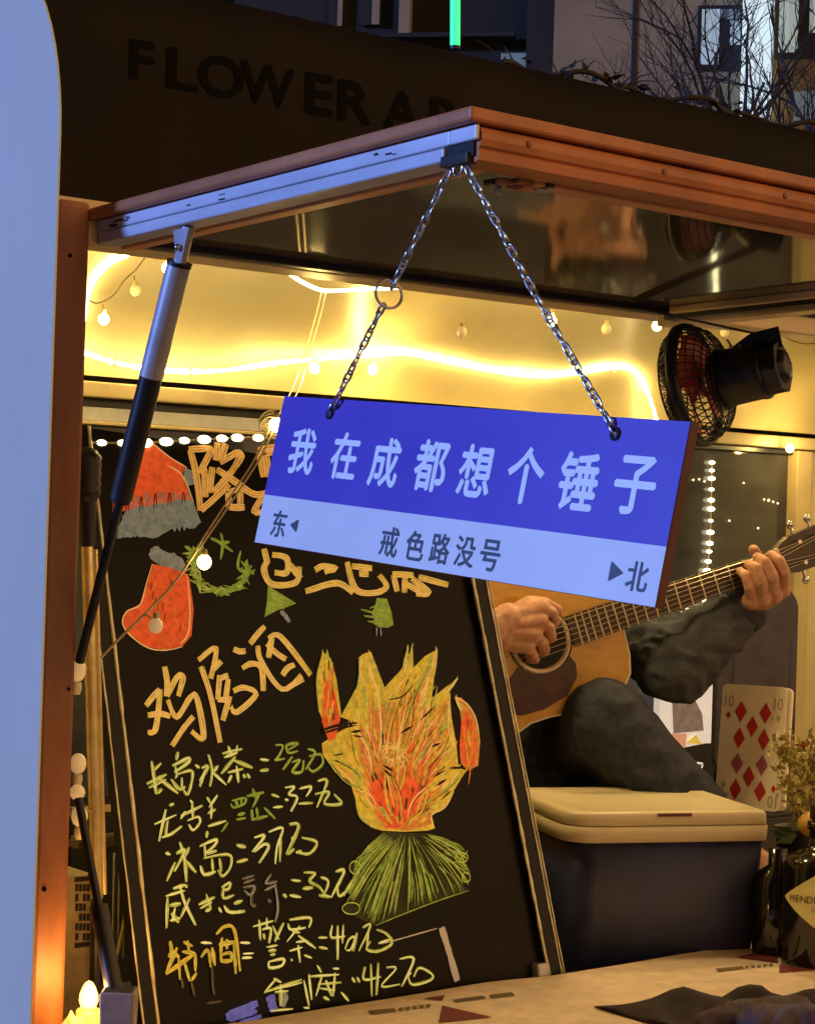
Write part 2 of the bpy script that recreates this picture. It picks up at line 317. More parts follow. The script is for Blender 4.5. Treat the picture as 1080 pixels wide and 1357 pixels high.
YW = 1.962                   # outer face of the trailer's serving side
XO, XE = 1.060, 3.60         # window opening
ZS, ZT = 0.950, 1.873        # sill, window head
YB = 3.25                    # inner face of the back wall
trailer = thing('food_trailer', (2.3, 2.6, 0), 'dark brown street bar trailer with cream lit interior and wide open serving window', 'food trailer')
X0, X1 = 0.85, 4.70
mb = MB()
th = 0.035
mb.box((X0, YW, 0.42), (X1, YW + th, ZS - 0.03), 'body_black')
mb.box((X0, YW, ZT + 0.012), (X1, YW + th, 2.085), 'body_black')
mb.box((X0, YW, ZS - 0.03), (1.006, YW + th, ZT + 0.012), 'body_black')
mb.box((XE, YW, ZS - 0.03), (X1, YW + th, ZT + 0.012), 'body_black')
mb.box((X0, YW + th, 0.42), (X0 + th, 3.40, 2.085), 'body_black')
mb.box((X1 - th, YW + th, 0.42), (X1, 3.40, 2.085), 'body_black')
mb.build('wall', trailer)
mb = MB(); vs = []; R_ = 0.105; prof = []
for i in range(11): a = math.pi / 2 * i / 10; prof.append((YW + R_ - R_ * math.cos(a), 2.085 + R_ * math.sin(a)))
prof += [(2.7, 2.225), (3.28, 2.19)]
for i in range(11): a = math.pi / 2 * i / 10; prof.append((3.30 + R_ * math.sin(a), 2.085 + R_ * math.cos(a)))
for x in (X0, X1):
    for (y, z) in prof: vs.append((x, y, z))
k = len(prof)
mb.add(vs, [(i, i + 1, k + i + 1, k + i) for i in range(k - 1)], 'body_black', True)
mb.add(vs[:k], [tuple(range(k))], 'body_black'); mb.add(vs[k:], [tuple(range(k))[::-1]], 'body_black')
mb.build('roof', trailer)
# panel seam just above the lettering, drip rail over the hinge
mb = MB(); mb.bar((X0, YW - 0.004, 1.899), (X1, YW - 0.004, 1.899), Y, Z, 0.006, 0.006, 'creamtrim'); mb.build('drip_rail', trailer)
# writing on the fascia
mb = MB()
for ch, px, py, hp, sq in (('F', 189, 80, 50, 1.25), ('L', 243, 92, 51, 1.45), ('O', 294, 102, 53, 1.22), ('W', 355, 113, 52, 1.05), ('E', 424, 125, 51, 1.38), ('R', 471, 135, 51, 1.30), ('A', 533, 147, 51, 1.12), ('R', 592, 158, 51, 1.30)):
    c = at(px, py, y=YW - 0.0012); d = (c - CAM).dot(FW)
    text_mesh(mb, ch, c, X, Z, hp / F * d, 'letter', 0.0, sq, 0.035)
mb.build('lettering', trailer)
# orange window post, cream head trim, rubber seal
mb = MB(); mb.box((1.006, YW - 0.012, 0.60), (1.049, YW + 0.06, ZT + 0.03), 'post'); mb.build('window_post', trailer, bevel=0.006)
for (x, z, r) in ((1.024, 1.84, 0.0025), (1.040, 1.36, 0.002), (1.018, 1.14, 0.003)):
    mb = MB(); mb.sphere((x, YW - 0.0125, z), r, 'letter', 8); mb.build('rivet_hole', trailer)
mb = MB(); mb.box((1.0495, YW - 0.006, ZT - 0.016), (XE, YW + 0.05, ZT + 0.012), 'creamtrim'); mb.build('head_trim', trailer, bevel=0.003)
mb = MB(); mb.box((1.0495, YW - 0.016, ZT + 0.0125), (XE, YW - 0.0005, ZT + 0.024), 'rubber'); mb.build('hinge_seal', trailer, bevel=0.003)
# lining: flat ceiling that turns down in a wide cove to the back beam
mb = MB(); prof = [(YW + 0.04, 1.90), (YW + 0.06, 1.99), (YW + 0.12, 2.04), (YW + 0.25, 2.062), (2.60, 2.068)]
for i in range(1, 15): a = math.pi / 2 * i / 14; prof.append((2.72 + (YB - 2.72 - 0.005) * math.sin(a), 1.815 + 0.253 * math.cos(a)))
k = len(prof); vs = [(x, y, z) for x in (X0 + 0.04, X1 - 0.04) for (y, z) in prof]
mb.add(vs, [(i, i + 1, k + i + 1, k + i) for i in range(k - 1)], 'cream', True); mb.build('ceiling', trailer)
# back wall: beam, panels, windows
def bz(py): return at(240, py, y=YB).z
zb = [bz(p) for p in (512, 516, 536, 548, 566, 571)]
mb = MB()
mb.box((X0, YB, 0.42), (X1, YB + 0.05, 1.03), 'dark'); mb.build('back_wall', trailer)
xr = at(1046, 700, y=YB).x
mb = MB(); mb.box((X0, YB - 0.03, zb[2]), (X1, YB + 0.05, zb[1]), 'creamtrim'); mb.box((X0, YB + 0.051, 1.03), (X1, YB + 0.06, 2.06), 'dark'); mb.build('back_beam', trailer, bevel=0.003)
xm = at(905, 560, y=YB).x
mb = MB(); mb.box((X0, YB - 0.004, zb[3]), (xm - 0.2, YB + 0.05, zb[2] - 0.001), 'rubber'); mb.box((X0, YB - 0.022, zb[4]), (xm - 0.2, YB + 0.05, zb[3] - 0.0005), 'alu'); mb.box((X0, YB - 0.026, zb[5]), (xm - 0.2, YB + 0.049, zb[4] - 0.0005), 'creamtrim')
mb.build('blind_rail', trailer, bevel=0.002)
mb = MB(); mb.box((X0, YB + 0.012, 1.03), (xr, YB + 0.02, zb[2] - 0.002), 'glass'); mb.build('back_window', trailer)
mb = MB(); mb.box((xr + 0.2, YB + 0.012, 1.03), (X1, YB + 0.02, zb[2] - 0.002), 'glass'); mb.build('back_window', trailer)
mb = MB(); mb.box((xr, YB - 0.02, 0.95), (xr + 0.055, YB + 0.05, zb[2] - 0.003), 'creamtrim'); mb.box((xr + 0.056, YB - 0.010, 0.95), (xr + 0.12, YB + 0.05, zb[2] - 0.003), 'cream'); mb.box((xr + 0.121, YB - 0.02, 0.95), (xr + 0.2, YB + 0.05, zb[2] - 0.003), 'creamtrim'); mb.build('window_mullion', trailer, bevel=0.003)
mb = MB(); mb.box((xm - 0.2, YB - 0.006, zb[2] - 0.014), (xr - 0.002, YB + 0.011, zb[2] - 0.001), 'rubber'); mb.build('window_seal', trailer, bevel=0.002)
mb = MB(); mb.box((X0 + 0.04, YW + 0.04, 0.60), (X1 - 0.04, 3.24, 0.62), 'dark'); mb.build('floor', trailer)
mb = MB(); mb.box((1.062, YW + 0.036, 0.875), (XE, 2.42, 0.90), 'dark'); mb.build('inner_counter', trailer, bevel=0.003)
mb = MB(); mb.box((X0 + 0.036, YW + 0.04, 0.62), (X0 + 0.04, 3.24, 2.06), 'cream'); mb.build('end_lining', trailer)
mb = MB(); mb.box((X1 - 0.04, YW + 0.04, 0.62), (X1 - 0.036, 3.24, 2.06), 'cream'); mb.build('end_lining', trailer)
for (x, y) in ((1.5, 2.7), (3.9, 2.7)):
    for yy in (2.0, 3.36):
        mb = MB(); mb.lathe((x, yy - 0.06, 0.30), Y, [(0.0, 0), (0.18, 0), (0.29, 0.01), (0.30, 0.03), (0.30, 0.10), (0.29, 0.12), (0.18, 0.12), (0, 0.12)], 'rubber', 32)
        mb.build('wheel', trailer)
# serving shelf
mb = MB(); mb.box((1.062, 1.30, ZS - 0.035), (XE, YW - 0.014, ZS - 0.006), 'wood'); mb.box((1.062, YW - 0.0135, ZS - 0.030), (XE, YW + 0.034, ZS - 0.007), 'wood'); mb.build('serving_shelf', trailer, bevel=0.004)

# white curved panel standing beside the trailer (rounded upper corner)
E_ = at(75, 300, d=1.0); pd = Vector((-0.52, 0.855, 0)).normalized(); pn = Vector((-0.855, -0.52, 0)).normalized()
mb = MB(); ztop = 1.838; pts = []
pts.append(Vector((E_.x, E_.y, 0)))
for i in range(13):
    a = math.pi / 2 * i / 12; pts.append(Vector((E_.x, E_.y, 0)) + pd * (0.036 - 0.036 * math.cos(a)) + Z * (ztop - 0.092 + 0.092 * math.sin(a)))
for i in range(13):
    a = math.pi / 2 * (1 - i / 12); pts.append(Vector((E_.x, E_.y, 0)) + pd * (0.094 + 0.036 * math.cos(a)) + Z * (ztop - 0.092 + 0.092 * math.sin(a)))
pts.append(Vector((E_.x, E_.y, 0)) + pd * 0.13)
pts = [p + Z * (0.02 if p.z < 0.01 else 0) for p in pts]
mb.prism(pts, pn, 0.002, 'white')
pan = thing('display_panel', (E_.x, E_.y, 0), 'tall narrow pale panel with rounded top, lit blue, standing before the trailer', 'panel')
o = mb.build('sheet', pan)
mb = MB(); mb.box((E_.x - 0.18, E_.y - 0.08, 0), (E_.x + 0.12, E_.y + 0.20, 0.02), 'blackp'); mb.build('base_plate', pan)

# ================================================================== AWNING FLAP
HL = at(120, 300, d=2.2); HX = HL.x
HZ = 1.873; FY = at(622, 200, x=HX).y; RXF = at(885, 415, y=YW).x
flap = thing('awning_flap', (HX, YW, HZ), 'raised window flap with pale aluminium side rail and orange front rail', 'awning')
DY = YW - FY
def fz(x, y): return -0.006 * (x - HX) / (RXF - HX) * (YW - y) / DY - 0.014 * (1 - (YW - y) / DY)     # slightly raised towards the street, one corner sags
def fp(x, y, z): return Vector((x, y, z + fz(x, y)))
def slab(mb, x0, x1, y0, y1, z0, z1, m):
    mb.hexa([fp(x0, y0, z0), fp(x1, y0, z0), fp(x1, y1, z0), fp(x0, y1, z0), fp(x0, y0, z1), fp(x1, y0, z1), fp(x1, y1, z1), fp(x0, y1, z1)], m)
zt0 = HZ + 0.023                                            # top of the rails
mb = MB(); slab(mb, HX - 0.008, RXF + 0.008, FY - 0.010, YW - 0.01, zt0 + 0.0005, zt0 + 0.0135, 'orange'); mb.build('top_sheet', flap, bevel=0.003)
mb = MB(); slab(mb, HX, HX + 0.028, FY + 0.036, YW - 0.018, HZ - 0.004, HZ + 0.0085, 'alu'); slab(mb, HX + 0.0015, HX + 0.006, FY - 0.006, FY + 0.030, HZ + 0.0095, zt0, 'alu'); slab(mb, HX + 0.0015, HX + 0.028, FY + 0.0301, YW - 0.012, HZ + 0.0095, zt0, 'alu')
mb.build('side_rail', flap, bevel=0.0015)
mb = MB(); slab(mb, HX + 0.004, HX + 0.0065, FY + 0.000, FY + 0.0355, HZ - 0.003, HZ + 0.009, 'black'); mb.build('rail_end_gap', flap)
mb = MB(); slab(mb, HX + 0.003, HX + 0.026, YW - 0.0175, YW - 0.012, HZ - 0.003, HZ + 0.009, 'black'); mb.build('rail_end_gap', flap)
# front rail with a rolled upper half and a groove
mb = MB(); prof = [(0.0, -0.008), (-0.004, -0.007), (-0.005, 0.001), (-0.003, 0.0025), (-0.003, 0.0035), (-0.006, 0.005), (-0.0075, 0.011), (-0.0075, 0.016), (-0.005, 0.0205), (0.0, 0.0228), (0.028, 0.0228), (0.028, -0.008)]
k = len(prof); vs = [fp(x, FY + dy, HZ + dz) for x in (HX + 0.007, RXF) for (dy, dz) in prof]
mb.add(vs, [(i, (i + 1) % k, k + (i + 1) % k, k + i) for i in range(k)], 'orange'); mb.add(vs[:k], [tuple(range(k))], 'orange'); mb.add(vs[k:], [tuple(range(k))], 'orange')
mb.build('front_rail', flap, bevel=0.001)
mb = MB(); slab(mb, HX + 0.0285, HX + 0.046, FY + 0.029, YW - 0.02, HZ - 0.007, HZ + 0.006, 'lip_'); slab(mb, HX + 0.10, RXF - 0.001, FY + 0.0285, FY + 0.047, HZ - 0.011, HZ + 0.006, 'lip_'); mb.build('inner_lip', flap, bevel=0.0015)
mb = MB(); slab(mb, RXF - 0.034, RXF, FY + 0.048, YW - 0.012, HZ - 0.018, HZ + 0.020, 'creamtrim'); mb.build('side_rail', flap, bevel=0.002)
mb = MB(); slab(mb, HX + 0.0465, RXF - 0.036, FY + 0.0475, YW - 0.066, HZ + 0.001, HZ + 0.008, 'gloss'); mb.build('underside_panel', flap)
mb = MB()
slab(mb, HX + 0.047, RXF - 0.060, YW - 0.065, YW - 0.048, HZ - 0.008, HZ + 0.004, 'rubber'); slab(mb, HX + 0.047, RXF - 0.036, YW - 0.0475, YW - 0.018, HZ - 0.003, HZ + 0.004, 'rubber')
slab(mb, RXF - 0.059, RXF - 0.0355, FY + 0.0476, YW - 0.048, HZ - 0.014, HZ + 0.004, 'rubber'); mb.build('seal', flap, bevel=0.003)
mb = MB(); slab(mb, RXF - 0.074, RXF - 0.0605, FY + 0.22, YW - 0.075, HZ - 0.008, HZ + 0.0009, 'creamtrim'); mb.build('trim_strip', flap, bevel=0.001)
mb = MB(); rr = random.Random(17)
for (ya_, yb_, zz, n_) in ((YW - 0.085, YW - 0.045, HZ + 0.015, 9), (FY + 0.05, FY + 0.16, HZ + 0.015, 3), (YW - 0.30, YW - 0.2, HZ + 0.016, 3)):
    for i in range(n_):
        y = rr.uniform(ya_, yb_); z = zz + rr.uniform(-0.004, 0.004); l_ = rr.uniform(0.0015, 0.007)
        c = fp(HX + 0.0011, y, z); mb.obox(c, Y, (Z + Y * rr.uniform(-0.6, 0.6)).normalized(), X, l_, rr.uniform(0.0003, 0.0011), 0.0003, 'blackp')
struct_ = mb.build('scuff_marks', flap)
for k in range(6):
    x = HX + 0.06 + k * 0.165; mb = MB(); mb.lathe(fp(x, FY - 0.0073, HZ + 0.0135), -Y, [(0.0032, 0.0), (0.003, 0.0009), (0.0014, 0.0013), (0.0002, 0.0010)], 'post', 12); mb.build('screw', flap)
# worn hardware near the hook
mb = MB(); rr = random.Random(3)
for i in range(15):
    x = HX + 0.04 + 0.065 * rr.random() + 0.02; y = FY + 0.030 + 0.02 * rr.random()
    mb.obox(fp(x, y, HZ - 0.0085 - 0.004 * rr.random()), X, Y, Z, 0.003 + 0.006 * rr.random(), 0.003 + 0.004 * rr.random(), 0.0025, rr.choice(['post', 'redwood', 'orange', 'rubber', 'silver']))
mb.build('latch', flap, bevel=0.001)
mb = MB(); c = fp(HX + 0.085, FY + 0.062, HZ - 0.002); mb.bar(c, c - Z * 0.016, X, Y, 0.0022, 0.0022, 'silver'); mb.build('peg', flap, bevel=0.0006)
HOOK = fp(HX + 0.006, FY + 0.022, HZ - 0.008)
mb = MB(); mb.obox(HOOK + Z * 0.004, X, Y, Z, 0.006, 0.018, 0.005, 'blackp'); mb.ring(HOOK - Z * 0.003, X, 0.006, 0.0018, 'steel'); mb.build('hook', flap, bevel=0.0015)

# ================================================================== GAS STRUTS
def strut_pts(a, b): return (b - a).normalized(), (b - a).length
A = at(243, 330, x=HX + 0.012); B = at(104, 885, y=YW - 0.004)
gs = thing('gas_strut', B, 'long gas strut with silver sleeve holding the flap above the santa hat drawing', 'strut', 'gas struts')
d, l = strut_pts(A, B)
def along(t): return A + (B - A) * t
tt = lambda py: (py - 330) / (885 - 330)
mb = MB(); mb.tube([along(tt(350)), along(tt(492))], 0.0130, 'silver', 20); mb.tube([along(tt(346)), along(tt(351))], 0.0137, 'blackp', 20); mb.build('sleeve', gs, bevel=0.001)
mb = MB(); mb.tube([along(tt(491)), along(tt(652))], 0.0125, 'blackp', 20); mb.tube([along(tt(640)), along(tt(657))], 0.0112, 'rubber', 20); mb.build('cylinder', gs, bevel=0.001)
mb = MB(); mb.tube([along(tt(655)), along(1.0)], 0.0052, 'blackp', 12); mb.build('rod', gs)
mb = MB(); q = at(240, 308, x=HX + 0.004); s_ = (A - q)
mb.prism([q - Y * 0.016 + Z * 0.004, q + Y * 0.016 + Z * 0.004, q + Y * 0.007 - Z * 0.032, q - Y * 0.002 - Z * 0.032], -X, 0.004, 'silver'); mb.sphere(q - Z * 0.016 - X * 0.003, 0.004, 'steel', 10); mb.tube([along(-0.05), along(tt(348))], 0.007, 'silver', 12); mb.build('bracket', gs, bevel=0.001)
mb = MB(); mb.sphere(B, 0.009, 'bulboff', 12); mb.tube([B - Y * 0.005, B + Y * 0.02], 0.005, 'steel', 10); mb.build('ball_joint', gs)
A2 = at(103, 1050, y=YW + 0.012); B2 = at(158, 1345, y=YW - 0.10)
g2 = thing('gas_strut', B2, 'short black gas strut low beside the window post above the grey cup', 'strut', 'gas struts')
al2 = lambda t: A2 + (B2 - A2) * t
mb = MB(); mb.tube([al2(0), al2(0.55)], 0.0048, 'blackp', 12); mb.build('rod', g2)
mb = MB(); mb.tube([al2(0.52), al2(0.60)], 0.0105, 'rubber', 20); mb.tube([al2(0.60), al2(0.98)], 0.0098, 'blackp', 20); mb.build('cylinder', g2, bevel=0.001)
mb = MB(); mb.sphere(A2, 0.009, 'bulboff', 12); mb.build('ball_joint', g2)

# ================================================================== HANGING SIGN
su = Vector((0.011, -0.275, -0.019)); sv = Vector((-0.012, 0.001, -0.075))
t0_ = ray(378, 525); ds = (HX - 0.002 - CAM.x) / (t0_.x + 0.5 * su.x + 0.5 * sv.x)
TL = CAM + t0_ * ds; su *= ds; sv *= ds
ex = su.normalized(); ez = -(sv - ex * sv.dot(ex)).normalized(); sn = ex.cross(ez).normalized()
if sn.dot(CAM - TL) < 0: sn = -sn
WS, HS = su.length, sv.length
sp = lambda px, py, off=0.0: on(px, py, TL + sn * off, sn)
sign = thing('street_sign', TL + su * 0.5 + sv, 'blue and white Chinese street name sign hanging on two chains from the flap corner', 'sign')
mb = MB(); c = TL + su * 0.5 - ez * (HS * 0.5)
mb.obox(c - sn * 0.005, ex, ez, sn, WS / 2, HS / 2, 0.005, 'redwood'); mb.build('backing', sign, bevel=0.001)
mb = MB(); mb.add([TL + sn * 0.0008, TL + su + sn * 0.0008, TL + su - ez * HS * 0.675 + sn * 0.0008, TL - ez * HS * 0.675 + sn * 0.0008], [(0, 3, 2, 1)], 'sblue'); mb.build('blue_field', sign)
mb = MB(); mb.add([TL + sn * 0.0008 - ez * HS * 0.6752, TL + su - ez * HS * 0.6752 + sn * 0.0008, TL + su - ez * HS + sn * 0.0008, TL - ez * HS + sn * 0.0008], [(0, 3, 2, 1)], 'swhite'); mb.build('white_field', sign)
for ch, px, py, hp in zip('我在成都想个锤子', (401, 457, 510, 571, 630, 696, 766, 841), (598, 604, 613, 617, 624, 630, 638, 643), (59, 61, 64, 67, 68, 74, 76, 76)):
    mb = MB(); c = sp(px, py, 0.0011); text_mesh(mb, ch, c, ex, ez, hp * (c - CAM).dot(FW) / F, 'stext', 0.0, 0.90, 0.026); mb.build('road_name_character', sign)
mb = MB()
for ch, px, py, hp in zip('戒色路没号', (516, 550, 583, 616, 649), (718, 723, 727, 731, 736), (39, 39, 40, 40, 41)):
    c = sp(px, py, 0.0011); text_mesh(mb, ch, c, ex, ez, hp * (c - CAM).dot(FW) / F, 'sdark', 0.0, 0.92, 0.018)
mb.build('number_lettering', sign)
mb = MB()
for ch, px, py, hp in (('东', 370, 694, 35), ('北', 844, 764, 39)):
    c = sp(px, py, 0.0011); mb = MB(); text_mesh(mb, ch, c, ex, ez, hp * (c - CAM).dot(FW) / F, 'sdark', 0.0, 0.92, 0.018); mb.build('direction_lettering', sign)
mb = MB(); c = sp(389, 696, 0.0016); a = 0.0055; mb.add([c - ex * a, c + ex * a - ez * a * 1.1, c + ex * a + ez * a * 1.1], [(0, 1, 2)], 'sdark')
c = sp(816, 758, 0.0016); a = 0.007; mb.add([c + ex * a, c - ex * a + ez * a * 1.1, c - ex * a - ez * a * 1.1], [(0, 1, 2)], 'sdark')
mb.build('direction_arrows', sign)
for (px, py) in ((437, 548), (815, 575)):
    mb = MB(); mb.ring(sp(px, py, 0.0012), sn, 0.0042, 0.0016, 'black', 16); mb.build('grommet', sign)

# chains
link_me = None
def chain(label, P, pitch, big=None):
    global link_me
    t = thing('hanging_chain', P[0], label, 'chain', 'chains carrying the sign')
    seg = [(P[i + 1] - P[i]).length for i in range(len(P) - 1)]; tot = sum(seg); n = int(round(tot / pitch))
    for i in range(n):
        s_ = (i + 0.5) * tot / n; j = 0
        while s_ > seg[j] and j < len(seg) - 1: s_ -= seg[j]; j += 1
        c = P[j] + (P[j + 1] - P[j]) * (s_ / seg[j]); dr = (P[j + 1] - P[j]).normalized()
        if big and (c - big).length < 0.010: continue
        if link_me is None:
            m0 = MB(); pts = []
            for q in range(17):
                a = 2 * math.pi * q / 16; pts.append(Vector((0.0027 * math.cos(a), 0, 0.0031 * math.sin(a) + (0.0034 if math.sin(a) > 0.01 else -0.0034 if math.sin(a) < -0.01 else 0))))
            pts.append(pts[1]); m0.tube(pts, 0.00115, 'steel', 6, cap=False); lo = m0.build('link'); link_me = lo.data; bpy.data.objects.remove(lo)
        o = bpy.data.objects.new('link', link_me); COL.objects.link(o)
        up = Vector((1, 0, 0)) if i % 2 else Vector((0, 1, 0)); xx = (up - dr * up.dot(dr)).normalized(); yy = dr.cross(xx)
        ang = (0.35 * math.sin(i * 1.7)); xx, yy = xx * math.cos(ang) + yy * math.sin(ang), yy * math.cos(ang) - xx * math.sin(ang)
        W_ = Matrix(((xx.x, yy.x, dr.x, c.x), (xx.y, yy.y, dr.y, c.y), (xx.z, yy.z, dr.z, c.z), (0, 0, 0, 1)))
        o.parent = t; o.matrix_parent_inverse = Matrix.Translation(-t.location); o.matrix_basis = W_
    return t
K1 = HOOK + Vector((0, 0.012, -0.004)); K2 = HOOK + Vector((0, -0.012, -0.004))
G1 = sp(437, 548, 0.003); G2 = sp(815, 573, 0.003)
mid = K1 + (G1 - K1) * 0.49
c1 = chain('bright steel chain with one large ring, holding the end of the sign above the board', [K1, mid, G1], 0.0092, mid)
mb = MB(); mb.ring(mid, (CAM - mid).normalized() + X * 0.3, 0.0115, 0.0014, 'steel', 24, sq=1.15); mb.build('ring', c1)
c2 = chain('bright steel chain without a ring, holding the sign end below the fan', [K2, K2 + (G2 - K2) * 0.5 - Z * 0.004, G2], 0.0092)

# ================================================================== WRITING BOARD
BR = at(722, 1302, y=YW + 0.045); BL = at(211, 1385, y=YW + 0.045); BL.z = BR.z = 0.901
TRp = None
lean = math.radians(9.5); bn = Vector((0, -math.cos(lean), math.sin(lean)))     # normal towards the street, upward
bu = Vector((0, math.sin(lean), math.cos(lean)))
# side edges follow the photographed edge lines
bp_ = lambda px, py, off=0.0: on(px, py, BR + bn * off, bn)
TLb = bp_(113, 566); TRb = bp_(597, 640); BLb = bp_(207, 1375); BRb = bp_(724, 1300)
print('board', TLb, TRb, BLb, BRb)
board = thing('writing_board', (BL + BR) / 2, 'black light up menu board with colourful handwritten drinks and a flame bouquet', 'menu board')
def lerp(a, b, t): return a + (b - a) * t
mb = MB(); mb.prism([TLb, TRb, BRb, BLb], bn, 0.006, 'board'); mb.build('panel', board)
def framebar(a, b, w0, w1, z, m, name):
    dirv = (b - a).normalized(); sv_ = dirv.cross(bn).normalized(); mb = MB()
    pts = [a + sv_ * w0 + bn * z, b + sv_ * w0 + bn * z, b + sv_ * w1 + bn * z, a + sv_ * w1 + bn * z]
    mb.prism(pts, bn, z + 0.012 if z > 0.003 else z + 0.010, m); return mb.build(name, board, bevel=0.0008)
framebar(BRb, TRb, -0.001, 0.024, 0.009, 'frame', 'side_frame')
framebar(BLb, TLb, -0.018, 0.001, 0.009, 'frame', 'side_frame')
def wobbly(a, b, off, z, w_, m, name, seed, gaps=()):
    dirv = (b - a).normalized(); sv_ = dirv.cross(bn).normalized(); mb = MB(); L_ = (b - a).length; n = 60; rr = random.Random(seed); P = []
    for i in range(n + 1):
        P.append(a + dirv * (L_ * i / n) + sv_ * (off + 0.0008 * noise.noise(Vector((i * 0.3, seed, 0)))) + bn * z)
    rad = [w_ * (0.75 + 0.5 * rr.random()) for _ in P]
    mb.tube(P, rad, m, 6); return mb.build(name, board)
wobbly(BRb, TRb, -0.0015, 0.0095, 0.0024, 'bead', 'edge_bead', 1); wobbly(BRb, TRb, 0.0215, 0.0098, 0.0014, 'bead', 'edge_bead', 2); wobbly(BRb, TRb, 0.0265, 0.0095, 0.0012, 'bead', 'edge_bead', 3)
wobbly(BLb, TLb, 0.0000, 0.0095, 0.0024, 'bead', 'edge_bead', 4); wobbly(BLb, TLb, -0.0195, 0.0090, 0.0012, 'bead', 'edge_bead', 5)
mb = MB(); c = bp_(716, 1288, 0.006); mb.obox(c, X, bu, bn, 0.010, 0.012, 0.008, 'silver'); mb.build('corner_guard', board, bevel=0.003)

# --- marker strokes: every stroke is a thin ribbon of ink lying on the board
_lay = [0]
def ribbon(mb, pts, w_, m, taper=0.35, z=0.0008, dry=0.0):
    """pts in photo pixels, w_ half width in pixels at board distance"""
    _lay[0] = (_lay[0] + 1) % 90; zz = z + _lay[0] * 0.000012
    P = [bp_(x, y, zz) for (x, y) in pts]
    P = smooth_line(P, 5) if len(P) > 2 else [P[0], P[0] + (P[1] - P[0]) * 0.33, P[0] + (P[1] - P[0]) * 0.66, P[1]]
    hw = w_ * 2.35 / F; n = len(P); vs = []
    for i, p in enumerate(P):
        t = (P[min(i + 1, n - 1)] - P[max(i - 1, 0)])
        if t.length < 1e-7: t = bu
        sv_ = t.normalized().cross(bn).normalized()
        e = min(i, n - 1 - i) / max(1, n * 0.22); ww = hw * (taper + (1 - taper) * min(1, e)) * (0.85 + 0.3 * rnd.random())
        vs += [p - sv_ * ww, p + sv_ * ww]
    mb.add(vs, [(2 * i, 2 * i + 1, 2 * i + 3, 2 * i + 2) for i in range(n - 1)], m)
def poly(mb, pts, m, z=0.0005):
    P = [bp_(x, y, z) for (x, y) in pts]; mb.add(P, [tuple(range(len(P)))], m)
def T(ox, oy, s, S): return [[(ox + x / s, oy + y / s) for (x, y) in st] for st in S]
def hand(mb, strokes, m='ilime', w_=1.7, hi='ilimeb'):
    """hurried marker writing: a soft wide pass and a bright thin pass beside it"""
    for st in strokes:
        ribbon(mb, st, w_ * (1.2 + 0.5 * rnd.random()), m, 0.55)
        for q in range(2):
            jx, jy = rnd.uniform(-1.3, 1.3), rnd.uniform(-1.0, 1.0); ribbon(mb, [(x + jx + rnd.uniform(-0.4, 0.4), y + jy + rnd.uniform(-0.4, 0.4)) for (x, y) in st], rnd.uniform(0.5, 0.85), hi if q else rnd.choice([hi, m]), 0.3, 0.0022)
def fat(mb, strokes, w_, m, edge='ipale', core=True):
    for st in strokes:
        ribbon(mb, st, w_ * 1.25, m, 0.85)
        for off in ((-1, 1) if not core else (-1, 0.1, 1)):
            P = st; q = []
            for i, (x, y) in enumerate(P):
                a = P[max(i - 1, 0)]; b = P[min(i + 1, len(P) - 1)]; dx, dy = b[0] - a[0], b[1] - a[1]; l_ = math.hypot(dx, dy) or 1
                q.append((x - dy / l_ * w_ * off + rnd.uniform(-0.5, 0.5), y + dx / l_ * w_ * off + rnd.uniform(-0.5, 0.5)))
            ribbon(mb, q, 0.75, edge, 0.4, 0.0022)
G = (190, 970, 4.0)
mb = MB(); hand(mb, T(*G, [
 [(45,155),(60,250),(70,330)],[(95,165),(50,210)],[(20,275),(125,225)],[(30,295),(120,250)],[(85,245),(185,325)],[(75,325),(100,300)],
 [(185,105),(175,150)],[(155,180),(240,140),(235,165),(165,215)],[(170,185),(180,220),(170,245)],[(180,225),(255,205),(258,260),(235,330),(210,300)],[(205,240),(205,300)],[(150,250),(190,300),(225,290)],
 [(275,175),(300,190)],[(330,200),(300,290)],[(345,120),(365,200),(355,290)],[(310,190),(345,185),(300,260)],[(395,180),(370,215)],[(365,210),(440,280)],
 [(420,115),(525,90)],[(450,75),(470,130)],[(500,70),(490,120)],[(430,135),(500,110)],[(490,130),(415,220)],[(480,150),(580,190)],[(450,215),(530,195)],[(495,180),(505,270)],[(470,230),(450,270)],[(530,225),(540,245)],[(550,220),(565,245)],
 [(620,145),(665,150)],[(620,205),(665,200)]]))
hand(mb, T(*G, [[(700,70),(740,75),(715,130),(700,150),(750,140)],[(760,100),(820,60),(760,70),(770,110),(820,100)],[(740,200),(790,130)],[(790,160),(830,150),(790,210),(840,210),(850,150)],[(870,90),(910,110),(860,200)],[(880,130),(940,120),(950,170),(900,210),(870,180)]]), 'igreen', 1.3, 'ilime')
mb.build('menu_line_lettering', board)
mb = MB(); hand(mb, T(*G, [
 [(140,390),(165,380)],[(60,490),(175,440)],[(120,410),(85,580)],[(130,470),(125,550),(205,500)],[(150,540),(100,560)],
 [(250,360),(265,380)],[(200,445),(315,390)],[(260,370),(265,460)],[(225,420),(200,460)],[(235,470),(290,450),(300,480),(265,520),(240,490)],
 [(340,345),(360,380)],[(395,335),(350,400)],[(345,430),(385,410)],[(365,390),(360,460)],[(345,500),(440,470)],
 [(750,295),(800,290),(770,330),(815,345),(780,420)],[(750,360),(770,360)],[(830,300),(890,290),(865,340)],[(825,380),(900,375)],[(925,260),(975,260),(920,400)],[(910,330),(985,320),(960,380),(1050,380),(1010,330)],
 [(680,330),(720,345)],[(690,400),(740,395)]]), 'ilime', 1.5)
